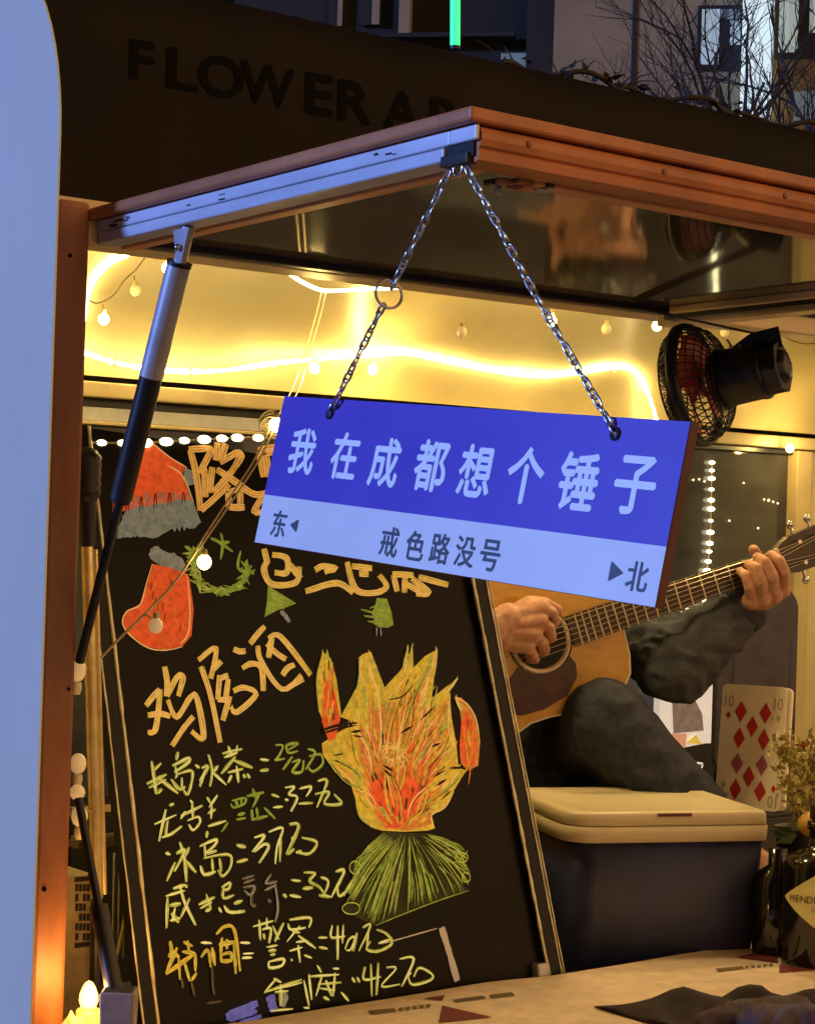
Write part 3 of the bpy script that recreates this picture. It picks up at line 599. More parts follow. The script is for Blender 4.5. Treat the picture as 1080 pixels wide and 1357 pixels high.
hand(mb, T(*G, [[(450,480),(415,530)],[(465,380),(480,400),(535,380),(540,350),(470,365)],[(490,360),(500,390)],[(520,350),(520,385)],
 [(550,340),(640,320)],[(580,300),(600,360)],[(620,320),(580,400)],[(575,410),(580,470)],[(600,400),(610,465)],[(580,465),(660,445)],[(640,400),(700,460)],[(495,465),(545,455)],[(540,430),(500,440)]]), 'igreen', 1.5, 'igreen')
mb.build('menu_line_lettering', board)
G = (200, 1090, 4.0)
mb = MB(); hand(mb, T(*G, [[(80,160),(105,170)],[(130,210),(85,310)],[(155,105),(180,190),(190,315)],[(135,165),(180,150),(125,260)],[(205,130),(175,190)],[(185,200),(240,265)],
 [(300,45),(295,80)],[(260,125),(345,90),(340,120),(290,160)],[(285,110),(290,190)],[(290,165),(350,150)],[(280,190),(380,170),(425,180),(420,240),(380,285),(355,250)],[(325,190),(330,260)],[(265,230),(285,275),(345,260)],[(365,190),(375,260)],
 [(455,120),(505,130)],[(455,210),(515,195)],
 [(550,80),(605,70),(540,155)],[(550,155),(600,115),(625,130),(575,215)],[(625,50),(700,30),(670,130),(660,220)],[(690,60),(685,210)],[(735,10),(785,20),(720,170)],[(745,90),(760,75)],[(725,170),(760,140)],[(800,80),(880,105),(840,165),(770,155)],[(770,160),(800,150)]]))
mb.build('menu_line_lettering', board)
mb = MB(); hand(mb, T(*G, [[(80,390),(180,360)],[(90,395),(85,560)],[(120,350),(185,330)],[(155,330),(180,420),(240,545)],[(205,400),(160,500)],[(100,440),(160,430)],[(130,450),(115,520)],[(105,520),(160,505)],[(110,480),(150,530)],[(185,330),(195,345)],
 [(255,435),(340,395)],[(295,380),(320,460)],[(265,455),(325,420)],[(290,470),(320,455)],
 [(375,345),(420,320),(415,350),(385,360)],[(385,340),(385,400),(440,385)],[(360,450),(375,475)],[(390,440),(420,475),(500,470)],[(440,430),(485,415)],
 [(745,305),(795,310)],[(735,385),(795,395)],[(810,265),(870,270),(840,310),(890,340),(925,385)],[(805,350),(860,345)],[(900,290),(940,310),(925,370)],[(980,260),(1025,260),(960,390)],[(890,385),(960,395)],[(990,330),(1000,390),(1060,340)],[(1070,300),(1020,390)],[(700,380),(720,395)]]))
hand(mb, T(*G, [[(485,300),(550,280)],[(490,320),(550,300)],[(490,345),(550,340),(530,385),(495,360)],[(540,350),(535,430),(560,440)],[(640,270),(610,320),(670,310)],[(605,360),(665,330)],[(660,320),(675,450),(660,530)],[(620,410),(635,425)]]), 'ighost', 1.6, 'igrey')
mb.build('menu_line_lettering', board)
G = (200, 1200, 5.4)
mb = MB(); hand(mb, T(*G, [[(140,255),(150,330),(130,370)],[(190,300),(110,485)],[(150,330),(205,370)],[(200,370),(210,530)],[(235,260),(300,290)],[(265,250),(275,330)],[(225,330),(320,340)],[(110,490),(320,340)],[(320,345),(320,470)],[(240,400),(280,540)],[(330,480),(290,540)],
 [(360,370),(410,320),(430,440)],[(440,300),(460,430)],[(470,205),(530,150),(600,180),(640,470)],[(490,280),(600,260)],[(510,230),(500,360)],[(595,270),(610,490)],[(510,350),(570,340),(575,390),(510,395),(505,350)],[(545,240),(545,310)]]), 'iyell', 1.8, 'ilime')
hand(mb, T(*G, [[(360,265),(435,268)],[(640,265),(710,268)],[(660,345),(735,342)],[(655,373),(725,372)]]), 'ilimeb', 1.2)
hand(mb, T(*G, [[(440,440),(445,570),(455,640)],[(290,540),(315,650)],[(220,520),(235,590)],[(400,700),(510,685)]]), 'ighost', 1.2, 'ighost')
G = (320, 1180, 3.857)
hand(mb, T(*G, [[(60,185),(165,155)],[(90,150),(95,250)],[(130,140),(130,190)],[(105,200),(150,195),(140,270)],[(115,220),(120,250)],[(160,180),(190,250)],[(215,165),(170,260)],[(130,290),(185,280)],[(140,310),(180,305)],[(150,330),(175,325)],[(140,365),(215,350),(205,385),(145,395),(140,365)],
 [(245,150),(350,140),(345,190)],[(240,170),(255,200),(330,190)],[(300,180),(235,260)],[(260,210),(300,215)],[(290,230),(380,295)],[(280,265),(340,255)],[(245,310),(310,290)],[(290,280),(300,370)],[(260,350),(255,360)],[(320,330),(360,345)],
 [(395,240),(440,240)],[(395,290),(440,298)],[(465,180),(460,240),(530,235)],[(490,180),(490,355)],[(520,175),(515,270)],[(530,300),(550,250),(580,240),(560,300),(535,305)],[(590,215),(570,310)],[(620,190),(660,180),(600,310)],[(660,260),(640,300),(700,310),(770,270),(740,220),(690,200)],[(650,200),(640,290)],[(700,270),(760,250)]]), 'ilime', 1.4)
mb.build('menu_line_lettering', board)
mb = MB(); hand(mb, T(*G, [[(180,450),(120,520)],[(165,450),(205,470)],[(120,520),(310,455)],[(190,500),(310,470)],[(170,520),(240,515)],[(200,480),(200,590)],[(150,615),(265,605)],
 [(320,460),(345,590)],[(345,430),(360,560)],[(390,385),(410,420)],[(350,440),(500,430)],[(410,440),(380,540)],[(430,460),(460,540)],[(470,400),(500,400)],[(480,420),(470,540)],[(390,480),(510,470)],[(350,600),(320,600)],[(510,520),(550,565)],[(420,545),(450,560)],[(400,500),(480,510)],
 [(565,445),(580,470)],[(590,445),(605,470)],
 [(630,390),(625,455),(710,440)],[(660,375),(665,540)],[(700,370),(690,535)],[(740,395),(790,400),(715,490),(810,480)],[(810,350),(880,350),(820,490)],[(850,420),(870,480),(960,460),(975,430),(910,395),(880,440)],[(840,440),(870,420)]]), 'ilime', 1.4)
mb.build('menu_line_lettering', board)
mb = MB()
for st, w_ in (([(300,1348),(320,1340),(342,1329)],6.5),([(304,1352),(322,1346),(341,1340)],3.5),([(318,1355),(335,1350),(347,1346)],2.5),([(353,1325),(365,1321)],4.5),([(355,1332),(366,1329)],4.5),([(357,1338),(368,1336)],4)):
    ribbon(mb, st, w_, 'iblue', 0.7)
ribbon(mb, [(370,1318),(378,1320),(374,1334)], 5, 'igrey', 0.8); mb.build('blue_strokes', board)  # wide blue and grey strokes low on the board
mb = MB(); ribbon(mb, [(585,1229),(594,1258),(606,1300)], 5.5, 'ireflect', 0.9); ribbon(mb, [(506,1251),(545,1240),(580,1230)], 1.0, 'ireflect', 0.3); mb.build('painted_reflection_mark', board)  # wide pale stroke paints a rod's reflection, thin line drawn beside it
# titles
mb = MB(); fat(mb, T(240, 570, 6.75, [
 [(85,180),(140,420),(175,720)],[(70,170),(190,165),(270,175),(200,320),(165,380)],[(330,110),(320,200),(310,270)],[(400,120),(380,200),(360,270)],[(210,340),(215,480),(220,600)],[(280,330),(270,450),(255,560)],[(180,720),(300,610),(430,480)],[(350,290),(430,240),(510,200),(540,230),(470,350)],[(470,350),(380,460),(290,560)],[(320,350),(400,400),(500,470),(650,570),(770,560)],[(420,560),(425,620),(430,690)],[(420,560),(520,540),(530,680)],[(430,690),(500,690),(570,690)],
 [(690,180),(770,165),(870,150)],[(700,200),(720,310),(740,420)],[(760,220),(775,320),(790,420)],[(760,200),(860,190)],[(740,580),(660,730),(760,720)]]), 3.6, 'iamber')
mb.build('title_lettering', board)
mb = MB(); fat(mb, T(320, 680, 3.176, [[(95,150),(110,210)],[(110,200),(95,240),(130,300),(230,290),(245,225)],[(130,175),(190,190),(190,250),(140,250)],[(205,215),(250,275)],[(310,240),(345,222),(395,232),(350,248)],[(270,330),(400,295),(470,335)],
 [(445,205),(480,320),(560,335),(610,310),(580,260)],[(465,222),(550,232)],[(495,255),(535,255)],[(640,260),(655,330)],[(690,270),(685,335)],[(635,255),(725,262)],[(715,275),(790,335),(735,340)],[(745,268),(870,303)],[(690,295),(760,335)],
 [(90,60),(100,120)],[(180,90),(240,110)],[(330,110),(400,120)],[(480,140),(540,160)],[(640,180),(720,200)]]), 3.4, 'iyell')
mb.build('title_lettering', board)
mb = MB(); fat(mb, T(180, 830, 4.32, [[(60,455),(100,405),(140,360)],[(140,360),(130,500),(110,600),(70,605)],[(70,510),(140,500),(200,515)],[(165,230),(180,320),(175,400)],[(180,400),(240,290),(270,290),(245,400)],[(185,420),(235,520),(310,410),(350,410),(390,640),(320,600)],[(210,685),(270,590),(330,515)],
 [(360,195),(460,125),(430,300)],[(440,250),(490,200)],[(375,230),(430,400),(485,665)],[(480,280),(470,420)],[(530,300),(515,430)],[(475,300),(530,280)],[(470,420),(530,420)],[(540,400),(500,540)],[(560,370),(620,350),(690,390),(580,490),(545,460)],
 [(560,130),(595,145),(630,140)],[(610,240),(660,215),(720,240),(730,370)],[(655,100),(700,45),(740,0)],[(700,110),(720,200),(840,360),(950,280)],[(760,70),(830,60),(1000,280)],[(750,100),(800,150),(860,190)],[(840,280),(870,240),(910,220)],[(780,60),(770,120),(760,180)],[(870,350),(960,300)]]), 3.0, 'iyell')
mb.build('title_lettering', board)
# santa hat, stocking, wreath, trees
H = lambda P: T(100, 540, 3.375, [P])[0]
def wavy(P, a, n=3, seed=0):
    rr = random.Random(seed); o = []
    for i in range(len(P)):
        p, q = P[i], P[(i + 1) % len(P)]
        for k in range(n): t = k / n; o.append((p[0] + (q[0] - p[0]) * t + rr.uniform(-a, a), p[1] + (q[1] - p[1]) * t + rr.uniform(-a, a)))
    return o
mb = MB(); poly(mb, H([(330,145),(420,220),(500,268),(475,300),(530,430),(230,462),(165,470),(180,370),(270,230)]), 'iorange')
poly(mb, wavy(H([(215,470),(280,440),(330,440),(400,425),(520,410),(560,510),(530,540),(480,530),(420,552),(350,585),(270,575),(185,590)]), 1.6, 4, 2), 'igrey', 0.0011)
poly(mb, H([(490,270),(540,288),(547,340),(505,350),(482,320)]), 'igrey', 0.0013)
for i in range(16):
    x = 190 + i * 22; y = 560 - i * 3.5; ribbon(mb, H([(x, y - 60 - rnd.random() * 40), (x + 6, y - 10), (x + 12, y + 20 + rnd.random() * 15), (x + 20, y - 5)]), 1.1, 'igrey', 0.5, 0.002)
for i in range(14):
    x = 225 + i * 21; ribbon(mb, H([(x, 470 - i * 3), (x + 8, 410 - rnd.random() * 25 - i * 2), (x + 16, 465 - i * 3)]), 0.8, 'idark' if i % 3 == 0 else 'igrey', 0.4, 0.0021)
ribbon(mb, H([(415, 260), (480, 305), (530, 425)]), 1.0, 'ipale', 0.4, 0.0023); ribbon(mb, H([(330,145),(420,220),(500,268)]), 0.9, 'ipale', 0.4, 0.0023)
for i in range(40):
    t = rnd.random(); x = 200 + 300 * rnd.random(); y = 250 + 180 * rnd.random()
    if x > 170 + (440 - y) * 0.35 and x < 520 - (440 - y) * 0.35: ribbon(mb, H([(x, y), (x + 8, y + 35)]), 0.7, rnd.choice(['imid', 'iorange', 'iorange']), 0.3, 0.0015)
mb.build('santa_hat_drawing', board)
mb = MB(); SK = [(345,700),(480,722),(510,760),(530,900),(520,1020),(480,1068),(400,1085),(320,1070),(235,1010),(210,960),(230,910),(290,880),(320,780)]
poly(mb, H(SK), 'iorange'); ribbon(mb, H([(500,745),(514,900),(505,1010),(470,1058)]), 1.0, 'ipale', 0.4, 0.002); ribbon(mb, H([(345,700),(318,790),(292,880),(232,912),(212,960),(240,1012),(320,1072),(400,1086),(480,1070)]), 0.9, 'ipale', 0.5, 0.002)
poly(mb, wavy(H([(330,662),(345,622),(375,622),(400,645),(440,652),(480,680),(502,722),(470,733),(400,712),(338,684)]), 1.2, 3, 4), 'igrey', 0.0012)
for i in range(40):
    x = 300 + 200 * rnd.random(); y = 760 + 270 * rnd.random(); ribbon(mb, H([(x, y), (x - 5, y + 40)]), 0.8, rnd.choice(['imid', 'iorange', 'iorange', 'redwood']), 0.3, 0.0015)
mb.build('stocking_drawing', board)
mb = MB(); rr = random.Random(11)
for i in range(80):
    a = rr.uniform(0.0, 3.6) if i < 66 else rr.uniform(3.6, 6.28); cx, cy = 650 + 120 * math.cos(a), 715 + 105 * math.sin(a)
    if i >= 66: cx, cy = 520 + 45 * rr.random(), 625 + 60 * rr.random()
    b = a + math.pi / 2 + rr.uniform(-0.8, 0.8); ll = rr.uniform(25, 60); ribbon(mb, H([(cx - ll * math.cos(b), cy - ll * 0.8 * math.sin(b)), (cx + rr.uniform(-8, 8), cy + rr.uniform(-8, 8)), (cx + ll * math.cos(b), cy + ll * 0.8 * math.sin(b))]), rr.uniform(0.9, 2.1), rr.choice(['igreen', 'igreen', 'ilime']), 0.3)
for st in ([(605,585),(640,600),(705,645)],[(650,560),(660,610),(650,680)],[(690,600),(650,610)],[(490,620),(530,640),(570,600)],[(740,640),(730,720),(800,740)]): ribbon(mb, H(st), 2.4, 'igreen', 0.4)
mb.build('wreath_drawing', board)
Q = lambda P: T(320, 680, 3.176, [P])[0]
mb = MB(); poly(mb, Q([(112,305),(232,380),(150,410),(98,437),(108,370)]), 'igreen'); ribbon(mb, Q([(165,412),(185,432),(203,458)]), 3.6, 'igrey', 0.8)
for i in range(16): x = 115 + rnd.random() * 50; y = 330 + rnd.random() * 70; ribbon(mb, Q([(x, y), (x + 25, y + 12)]), 0.8, 'ilime', 0.3, 0.002)
mb.build('fir_tree_drawing', board)
mb = MB(); poly(mb, Q([(570,357),(612,360),(632,420),(640,470),(615,482),(580,480),(550,462),(560,440),(545,420),(560,400)]), 'igreen')
for st in ([(502,405),(560,420)],[(515,432),(570,440)],[(530,455),(580,462)],[(540,400),(600,380)]): ribbon(mb, Q(st), 1.5, 'igreen', 0.4, 0.0015)
for st in ([(570,480),(569,516)],[(586,480),(588,516)]): ribbon(mb, Q(st), 1.3, 'igrey', 0.8, 0.0015)
for i in range(14): x = 560 + rnd.random() * 50; y = 370 + rnd.random() * 95; ribbon(mb, Q([(x, y), (x + 22, y + 6)]), 0.7, 'ilime', 0.3, 0.002)
mb.build('fir_tree_drawing', board)
# flame bouquet
Bq = lambda P: T(400, 840, 3.375, [P])[0]
mb = MB()
poly(mb, Bq([(90,490),(95,540),(150,620),(215,660),(240,740),(260,820),(310,865),(360,880),(460,885),(560,880),(595,870),(580,810),(640,780),(680,700),(735,610),(700,600),(692,500),(670,380),(660,260),(700,200),(640,240),(580,290),(604,70),(550,100),(500,150),(495,60),(485,110),(470,60),(476,110),(440,165),(370,240),(310,80),(285,85),(255,105),(255,220),(190,340),(175,372),(250,400),(180,430)]), 'iyell')
poly(mb, Bq([(95,80),(130,110),(155,200),(178,370),(130,400),(95,390),(75,340),(65,200)]), 'iyell')
poly(mb, Bq([(90,392),(98,250),(120,190),(150,270),(172,385),(150,470),(120,480)]), 'iorange', 0.0009)
poly(mb, Bq([(680,282),(712,285),(742,315),(780,380),(797,480),(788,590),(740,612),(710,575),(705,500),(715,420),(708,350)]), 'imid')
poly(mb, Bq([(712,400),(740,345),(770,420),(780,500),(772,580),(735,600),(715,560),(705,500)]), 'iorange', 0.0009)
poly(mb, Bq([(255,470),(262,400),(330,330),(420,290),(520,240),(548,340),(600,330),(648,290),(660,420),(640,560),(600,640),(575,700),(580,850),(480,880),(370,870),(310,780),(292,640),(250,550)]), 'imid', 0.0009)
poly(mb, Bq([(355,640),(420,700),(480,650),(560,688),(510,780),(440,868),(380,868),(325,780),(300,680)]), 'iorange', 0.0013)
rr = random.Random(21)
def inside(p, Pg):
    x, y = p; c_ = False; j = len(Pg) - 1
    for i in range(len(Pg)):
        if ((Pg[i][1] > y) != (Pg[j][1] > y)) and x < (Pg[j][0] - Pg[i][0]) * (y - Pg[i][1]) / (Pg[j][1] - Pg[i][1]) + Pg[i][0]: c_ = not c_
        j = i
    return c_
OUT = [(95,500),(215,650),(260,820),(360,875),(580,870),(590,800),(680,690),(720,610),(690,480),(665,380),(655,270),(585,300),(595,100),(500,160),(380,250),(310,95),(260,120),(255,230),(190,350),(250,400)]
for i in range(900):
    p = (rr.uniform(90, 720), rr.uniform(90, 880))
    if not inside(p, OUT): continue
    vx, vy = p[0] - 440, p[1] - 900; l_ = math.hypot(vx, vy); vx, vy = vx / l_, vy / l_; bend = (p[0] - 400) / 900 * (1 if p[1] < 600 else -0.4)
    if p[0] > 380 and p[1] < 640: vx, vy = vx + 0.55, vy - 0.1; q_ = math.hypot(vx, vy); vx, vy = vx / q_, vy / q_
    ll = rr.uniform(25, 90); far = l_ / 700
    zone = ((p[0] - 450) / 215) ** 2 + ((p[1] - 590) / 285) ** 2
    if zone > 0.75: m = rr.choice(['iyell', 'iyell', 'iyell', 'ilime', 'iamber'])
    elif p[1] > 630 and abs(p[0] - 440) < 125: m = rr.choice(['iorange', 'iorange', 'imid', 'redwood'])
    elif zone > 0.3: m = rr.choice(['iyell', 'imid', 'iamber', 'iamber', 'ipale'])
    else: m = rr.choice(['imid', 'iamber', 'iamber', 'ipale', 'iorange'])
    if rr.random() < 0.05: m = 'idark'
    e = (p[0] + vx * ll, p[1] + vy * ll)
    if not inside(e, OUT): continue
    ribbon(mb, Bq([p, (p[0] + vx * ll * 0.5 - vy * bend * 25, p[1] + vy * ll * 0.5 + vx * bend * 25), e]), rr.uniform(0.5, 1.0) if m in ('idark', 'ipale') else rr.uniform(0.7, 2.2), m, 0.15, 0.0022)
for (xa_, xb_, ya_, yb_) in ((715, 775, 330, 590), (80, 165, 110, 400)):
    for i in range(50):
        x = rr.uniform(xa_, xb_); y = rr.uniform(ya_, yb_)
        t_ = abs((x - (xa_ + xb_) / 2) / (xb_ - xa_) * 2); 
        if t_ > 0.9 - 0.6 * abs((y - (ya_ + yb_) / 2) / (yb_ - ya_) * 2): continue
        ribbon(mb, Bq([(x, y), (x + rr.uniform(-4, 4), y + 30), (x + rr.uniform(-8, 8), y + 60 * rr.random() + 30)]), rr.uniform(0.6, 1.6), rr.choice(['imid', 'iorange', 'iamber', 'iyell', 'redwood']), 0.15, 0.0022)
for (bx_, by_), (tx_, ty_), wd in (((330,560),(300,140),48),((385,600),(420,270),45),((400,600),(492,170),52),((450,610),(588,120),60),((470,560),(600,240),40),((500,640),(655,290),55),((520,620),(668,400),42),((540,690),(690,480),40),((520,760),(715,612),34),((300,640),(215,390),42),((280,690),(120,560),36),((330,780),(250,700),30),((420,720),(440,470),40),((430,830),(380,600),40),((480,830),(560,690),36)):
    dx, dy = tx_ - bx_, ty_ - by_; l_ = math.hypot(dx, dy); nx_, ny_ = -dy / l_, dx / l_
    for sg in (-1, 1):
        c_ = [(bx_ + dx * t + nx_ * wd * sg * math.sin(math.pi * min(1, t * 0.92 + 0.04)) ** 0.8 * (1 - 0.45 * t) + rr.uniform(-3, 3), by_ + dy * t + ny_ * wd * sg * math.sin(math.pi * min(1, t * 0.92 + 0.04)) ** 0.8 * (1 - 0.45 * t) + rr.uniform(-3, 3)) for t in (0, 0.2, 0.45, 0.7, 0.9, 1.02)]
        ribbon(mb, Bq(c_), rr.uniform(1.0, 1.9), rr.choice(['iyell', 'iyell', 'ipale', 'ilime']), 0.15, 0.0026)
        if rr.random() < 0.55: ribbon(mb, Bq([(x + 5, y + 3) for x, y in c_[1:5]]), 0.6, 'idark', 0.15, 0.0028)
    for k in range(5):
        t0 = rr.uniform(0.1, 0.5); o_ = rr.uniform(-0.6, 0.6) * wd
        ribbon(mb, Bq([(bx_ + dx * t + nx_ * o_ * (1 - t), by_ + dy * t + ny_ * o_ * (1 - t)) for t in (t0, t0 + 0.2, t0 + 0.45)]), rr.uniform(0.6, 1.3), rr.choice(['iamber', 'iyell', 'imid', 'ipale']), 0.15, 0.0027)
for (tx_, ty_, ax_, ay_) in ((300,82,20,150),(268,105,-5,110),(497,58,-20,110),(476,60,-30,120),(603,68,-25,150),(585,90,-50,130),(698,200,-60,70),(112,82,15,90),(94,80,-15,110),(690,285,25,60)):
    for k in range(4): ribbon(mb, Bq([(tx_ + rr.uniform(-4, 4), ty_ - rr.uniform(0, 18)), (tx_ + ax_ * 0.5 + rr.uniform(-8, 8), ty_ + ay_ * 0.5), (tx_ + ax_ + rr.uniform(-12, 12), ty_ + ay_)]), rr.uniform(0.6, 1.4), rr.choice(['iyell', 'ilime', 'ipale']), 0.1, 0.0024)
for st, w_ in (([(92,432),(150,412),(252,397)],2.2),([(95,445),(160,425),(250,408)],1.6),([(220,440),(270,432)],1.8),([(225,455),(272,460)],1.2),([(360,585),(412,615)],1.8),([(365,605),(405,640)],1.6),([(375,640),(392,720)],1.3),([(440,445),(500,410)],1.8),([(530,385),(600,320)],1.4),([(580,505),(622,488)],1.8),([(590,640),(640,610)],1.3),([(600,680),(650,648)],1.8),([(620,745),(670,700)],1.2),([(360,430),(365,500)],1.5),([(380,295),(450,280),(500,225)],1.0),([(140,545),(190,535)],1.2),([(145,565),(170,572)],1.0),([(655,600),(735,598)],1.6)):
    ribbon(mb, Bq(st), w_, 'idark', 0.15, 0.0034)
for i in range(26):
    a = rr.uniform(0, 6.28); ribbon(mb, Bq([(410 + 55 * math.cos(a), 520 + 60 * math.sin(a)), (400 + 30 * math.cos(a + 1), 530 + 30 * math.sin(a + 1)), (430 + 60 * math.cos(a + 2), 560 + 40 * math.sin(a + 2))]), 0.6, rr.choice(['ipale', 'iyell', 'imid']), 0.3, 0.0036)
for st in ([(600,75),(560,230),(530,350)],[(500,155),(430,240),(375,300)],[(310,85),(350,200),(362,300)],[(258,110),(250,230),(195,345)],[(664,265),(655,420),(690,520)],[(95,82),(68,200),(78,350)],[(590,868),(580,812),(640,775),(680,705)],[(240,740),(262,822),(330,872)],[(684,282),(740,315),(780,385),(795,485)]): ribbon(mb, Bq(st), 1.0, 'ipale' if st[0][0] > 400 else 'ilime', 0.3, 0.0030)
mb.build('flame_flower_drawing', board)
mb = MB(); SKT = [(365,882),(470,890),(565,892),(650,920),(742,970),(730,1000),(682,1028),(755,1082),(735,1112),(695,1100),(748,1148),(620,1190),(450,1255),(330,1305),(270,1280),(190,1238),(195,1205),(245,1100),(218,1050),(230,1020),(310,930)]
poly(mb, Bq(SKT), 'idgreen')
for i in range(230):
    t = rr.random(); HM = [(235,1040),(215,1120),(195,1225),(270,1278),(330,1303),(450,1255),(620,1190),(746,1146),(752,1085),(738,975)]
    u_ = t * (len(HM) - 1); iu = min(int(u_), len(HM) - 2); bx = lerp(HM[iu][0], HM[iu + 1][0], u_ - iu); by = lerp(HM[iu][1], HM[iu + 1][1], u_ - iu); top = (lerp(378, 560, t) + rr.uniform(-12, 12), 890 + rr.random() * 12)
    s0 = rr.uniform(0, 0.2) if rr.random() < 0.6 else rr.uniform(0.3, 0.6); s1 = rr.uniform(0.86, 1.02)
    p0 = (lerp(top[0], bx, s0), lerp(top[1], by, s0)); p1 = (lerp(top[0], bx, s1), lerp(top[1], by, s1)); mid_ = ((p0[0] + p1[0]) / 2 + (t - 0.5) * 30, (p0[1] + p1[1]) / 2 - 8)
    ribbon(mb, Bq([p0, mid_, p1]), rr.uniform(0.5, 1.2), rr.choice(['igreen', 'igreen', 'ilime', 'idgreen', 'idark']), 0.2, 0.0018)
for c_, a_, b_ in (((715,1000),28,22),((735,1088),18,22),((222,1228),40,26),((238,1045),24,28)):
    ribbon(mb, Bq([(c_[0] + a_ * math.cos(k), c_[1] + b_ * math.sin(k)) for k in [q * 0.7 for q in range(10)]]), 0.9, 'ilime', 0.8, 0.003)
ribbon(mb, Bq([(742,970),(700,1015),(682,1028),(755,1082)]), 0.8, 'ilime', 0.5, 0.003); ribbon(mb, Bq([(748,1148),(620,1190),(450,1255),(330,1305)]), 0.8, 'igreen', 0.4, 0.003)
mb.build('flower_stalks_drawing', board)

# ================================================================== LIGHTS IN THE TRAILER
def plight(p, e, col=(1.0, 0.68, 0.20), r=0.012):
    e = e * 3.2
    ld = bpy.data.lights.new('bulb_light', 'POINT'); ld.energy = e; ld.color = col; ld.shadow_soft_size = r
    o = bpy.data.objects.new('bulb_light', ld); o.location = p; COL.objects.link(o); return o
# rope light lying along the cove
def cove(px, py):
    p = None
    for i in range(420):
        y = 2.05 + i * 0.003; q = at(px, py, y=y)
        if y >= YB - 0.036: break
        zc = 1.815 + 0.253 * math.sqrt(max(0, 1 - ((y - 2.72) / (YB - 2.72 - 0.005)) ** 2)) if y > 2.72 else 2.066
        if q.z >= zc - 0.004: break
        p = q
    return p - (p - CAM).normalized() * 0.006
rl = thing('rope_light', cove(530, 468), 'glowing warm rope light drooping along the cream cove above the sign', 'rope light')
mb = MB(); P = [cove(x, y) for x, y in ((60, 452), (110, 467), (160, 482), (220, 491), (280, 492), (320, 488), (365, 481), (410, 477), (470, 471), (530, 468), (570, 474), (610, 482), (650, 491), (690, 496), (730, 498), (770, 494), (800, 488), (830, 488), (848, 500), (858, 520), (866, 545), (872, 570))]
P = smooth_line(P, 8); mb.tube(P, [0.0040 + 0.0012 * math.sin(i * 2.4) + 0.0008 * math.sin(i * 0.31) for i in range(len(P))], 'emitw', 8); mb.build('glowing_tube', rl)
mb = MB(); 
for x_, y_ in ((150, 480), (250, 492), (365, 481), (470, 471), (590, 478), (700, 496), (815, 488), (862, 535)):
    c = cove(x_, y_); mb = MB(); mb.ring(c, X, 0.0085, 0.0016, 'ivory', 12, 5); mb.build('clip', rl)
mb = MB(); P2 = smooth_line([cove(x, y) for x, y in ((112, 425), (116, 395), (128, 368), (148, 348), (170, 338))], 8); mb.tube(P2, 0.0035, 'emitw', 8); mb.build('glowing_tube', rl)
P3 = smooth_line([at(x, y, y=2.55) for x, y in ((384, 363), (405, 376), (430, 385), (470, 384), (540, 381))], 6); mb = MB(); mb.tube(P3, 0.0028, 'emitw', 6); mb.build('glowing_tube', rl)
# string lights
def bulbs_on(t, spots, r, light=0.35):
    for (px, py, kw, lit) in spots:
        p = at(px, py, **kw); mb = MB(); mb.sphere(p, r, 'bulb' if lit else 'bulboff', 14, (1, 1, 1.1)); mb.lathe(p + Z * r * 0.9, Z, [(r * 0.45, 0), (r * 0.45, r * 0.7), (r * 0.3, r * 0.9), (0.0001, r * 0.9)], 'cord', 10); mb.build('bulb', t)
        if lit and light: plight(p - Y * (r + 0.012), light)
s1 = thing('string_lights', at(417, 488, y=2.5), 'clear cord string lights looping down from the ceiling across the menu board', 'string lights', 'string lights in the trailer')
mb = MB()
for dx in (-3, 3):
    mb.tube(smooth_line([at(430 + dx, 386, y=2.55), at(418 + dx, 432, y=2.50), at(404 + dx, 478, y=2.45), at(392 + dx * 1.5, 515, y=2.2), at(374 + dx, 548, y=1.99), at(362 + dx, 566, y=1.94), at(340 + dx, 610, y=1.935), at(302 + dx, 668, y=1.93), at(262 + dx * 0.7, 728, y=1.925)], 5), 0.0013, 'cord', 6)
mb.tube(smooth_line([at(262, 728, y=1.925), at(235, 768, y=1.925), at(200, 806, y=1.925), at(160, 845, y=1.925), at(134, 872, y=1.93)], 5), 0.0015, 'cord', 6)
mb.tube(smooth_line([at(186, 818, y=1.925), at(196, 815, y=1.92), at(207, 828, y=1.917)], 4), 0.0014, 'cord', 6)
for k in range(5): mb.ring(at(360 + rnd.uniform(-8, 8), 553 + k * 4, y=1.94), CAM - at(360, 555, y=1.94), 0.010 + 0.003 * rnd.random(), 0.0012, 'cord', 16, sq=0.6)
mb.build('cord', s1)
bulbs_on(s1, [(417, 488, dict(y=2.44), 1), (366, 563, dict(y=1.93), 1), (271, 745, dict(y=1.915), 1), (207, 829, dict(y=1.912), 0)], 0.0082, 0.0)
plight(at(417, 488, y=2.36), 0.25); 
s2 = thing('string_lights', at(137, 422, y=3.0), 'thin dark cord of small bulbs hung across the cove beside the window post', 'string lights', 'string lights in the trailer')
mb = MB(); mb.tube(smooth_line([cove(112, 392), cove(128, 402), cove(150, 392), cove(165, 372), cove(180, 358), cove(192, 342)], 5), 0.0014, 'cordd', 6)
mb.tube([cove(137, 404), at(137, 418, y=3.0)], 0.0012, 'cordd', 6); mb.tube([cove(178, 366), at(180, 380, y=3.0)], 0.0012, 'cordd', 6); mb.tube([at(215, 338, y=2.9), at(221, 350, y=2.9)], 0.0012, 'cordd', 6); mb.build('cord', s2)
bulbs_on(s2, [(138, 423, dict(y=3.0), 1), (180, 385, dict(y=3.0), 0), (222, 355, dict(y=2.9), 1)], 0.0095, 0.22)
s3 = thing('string_lights', at(730, 426, y=2.9), 'small round bulbs hanging from the ceiling between the chain and the fan', 'string lights', 'string lights in the trailer')
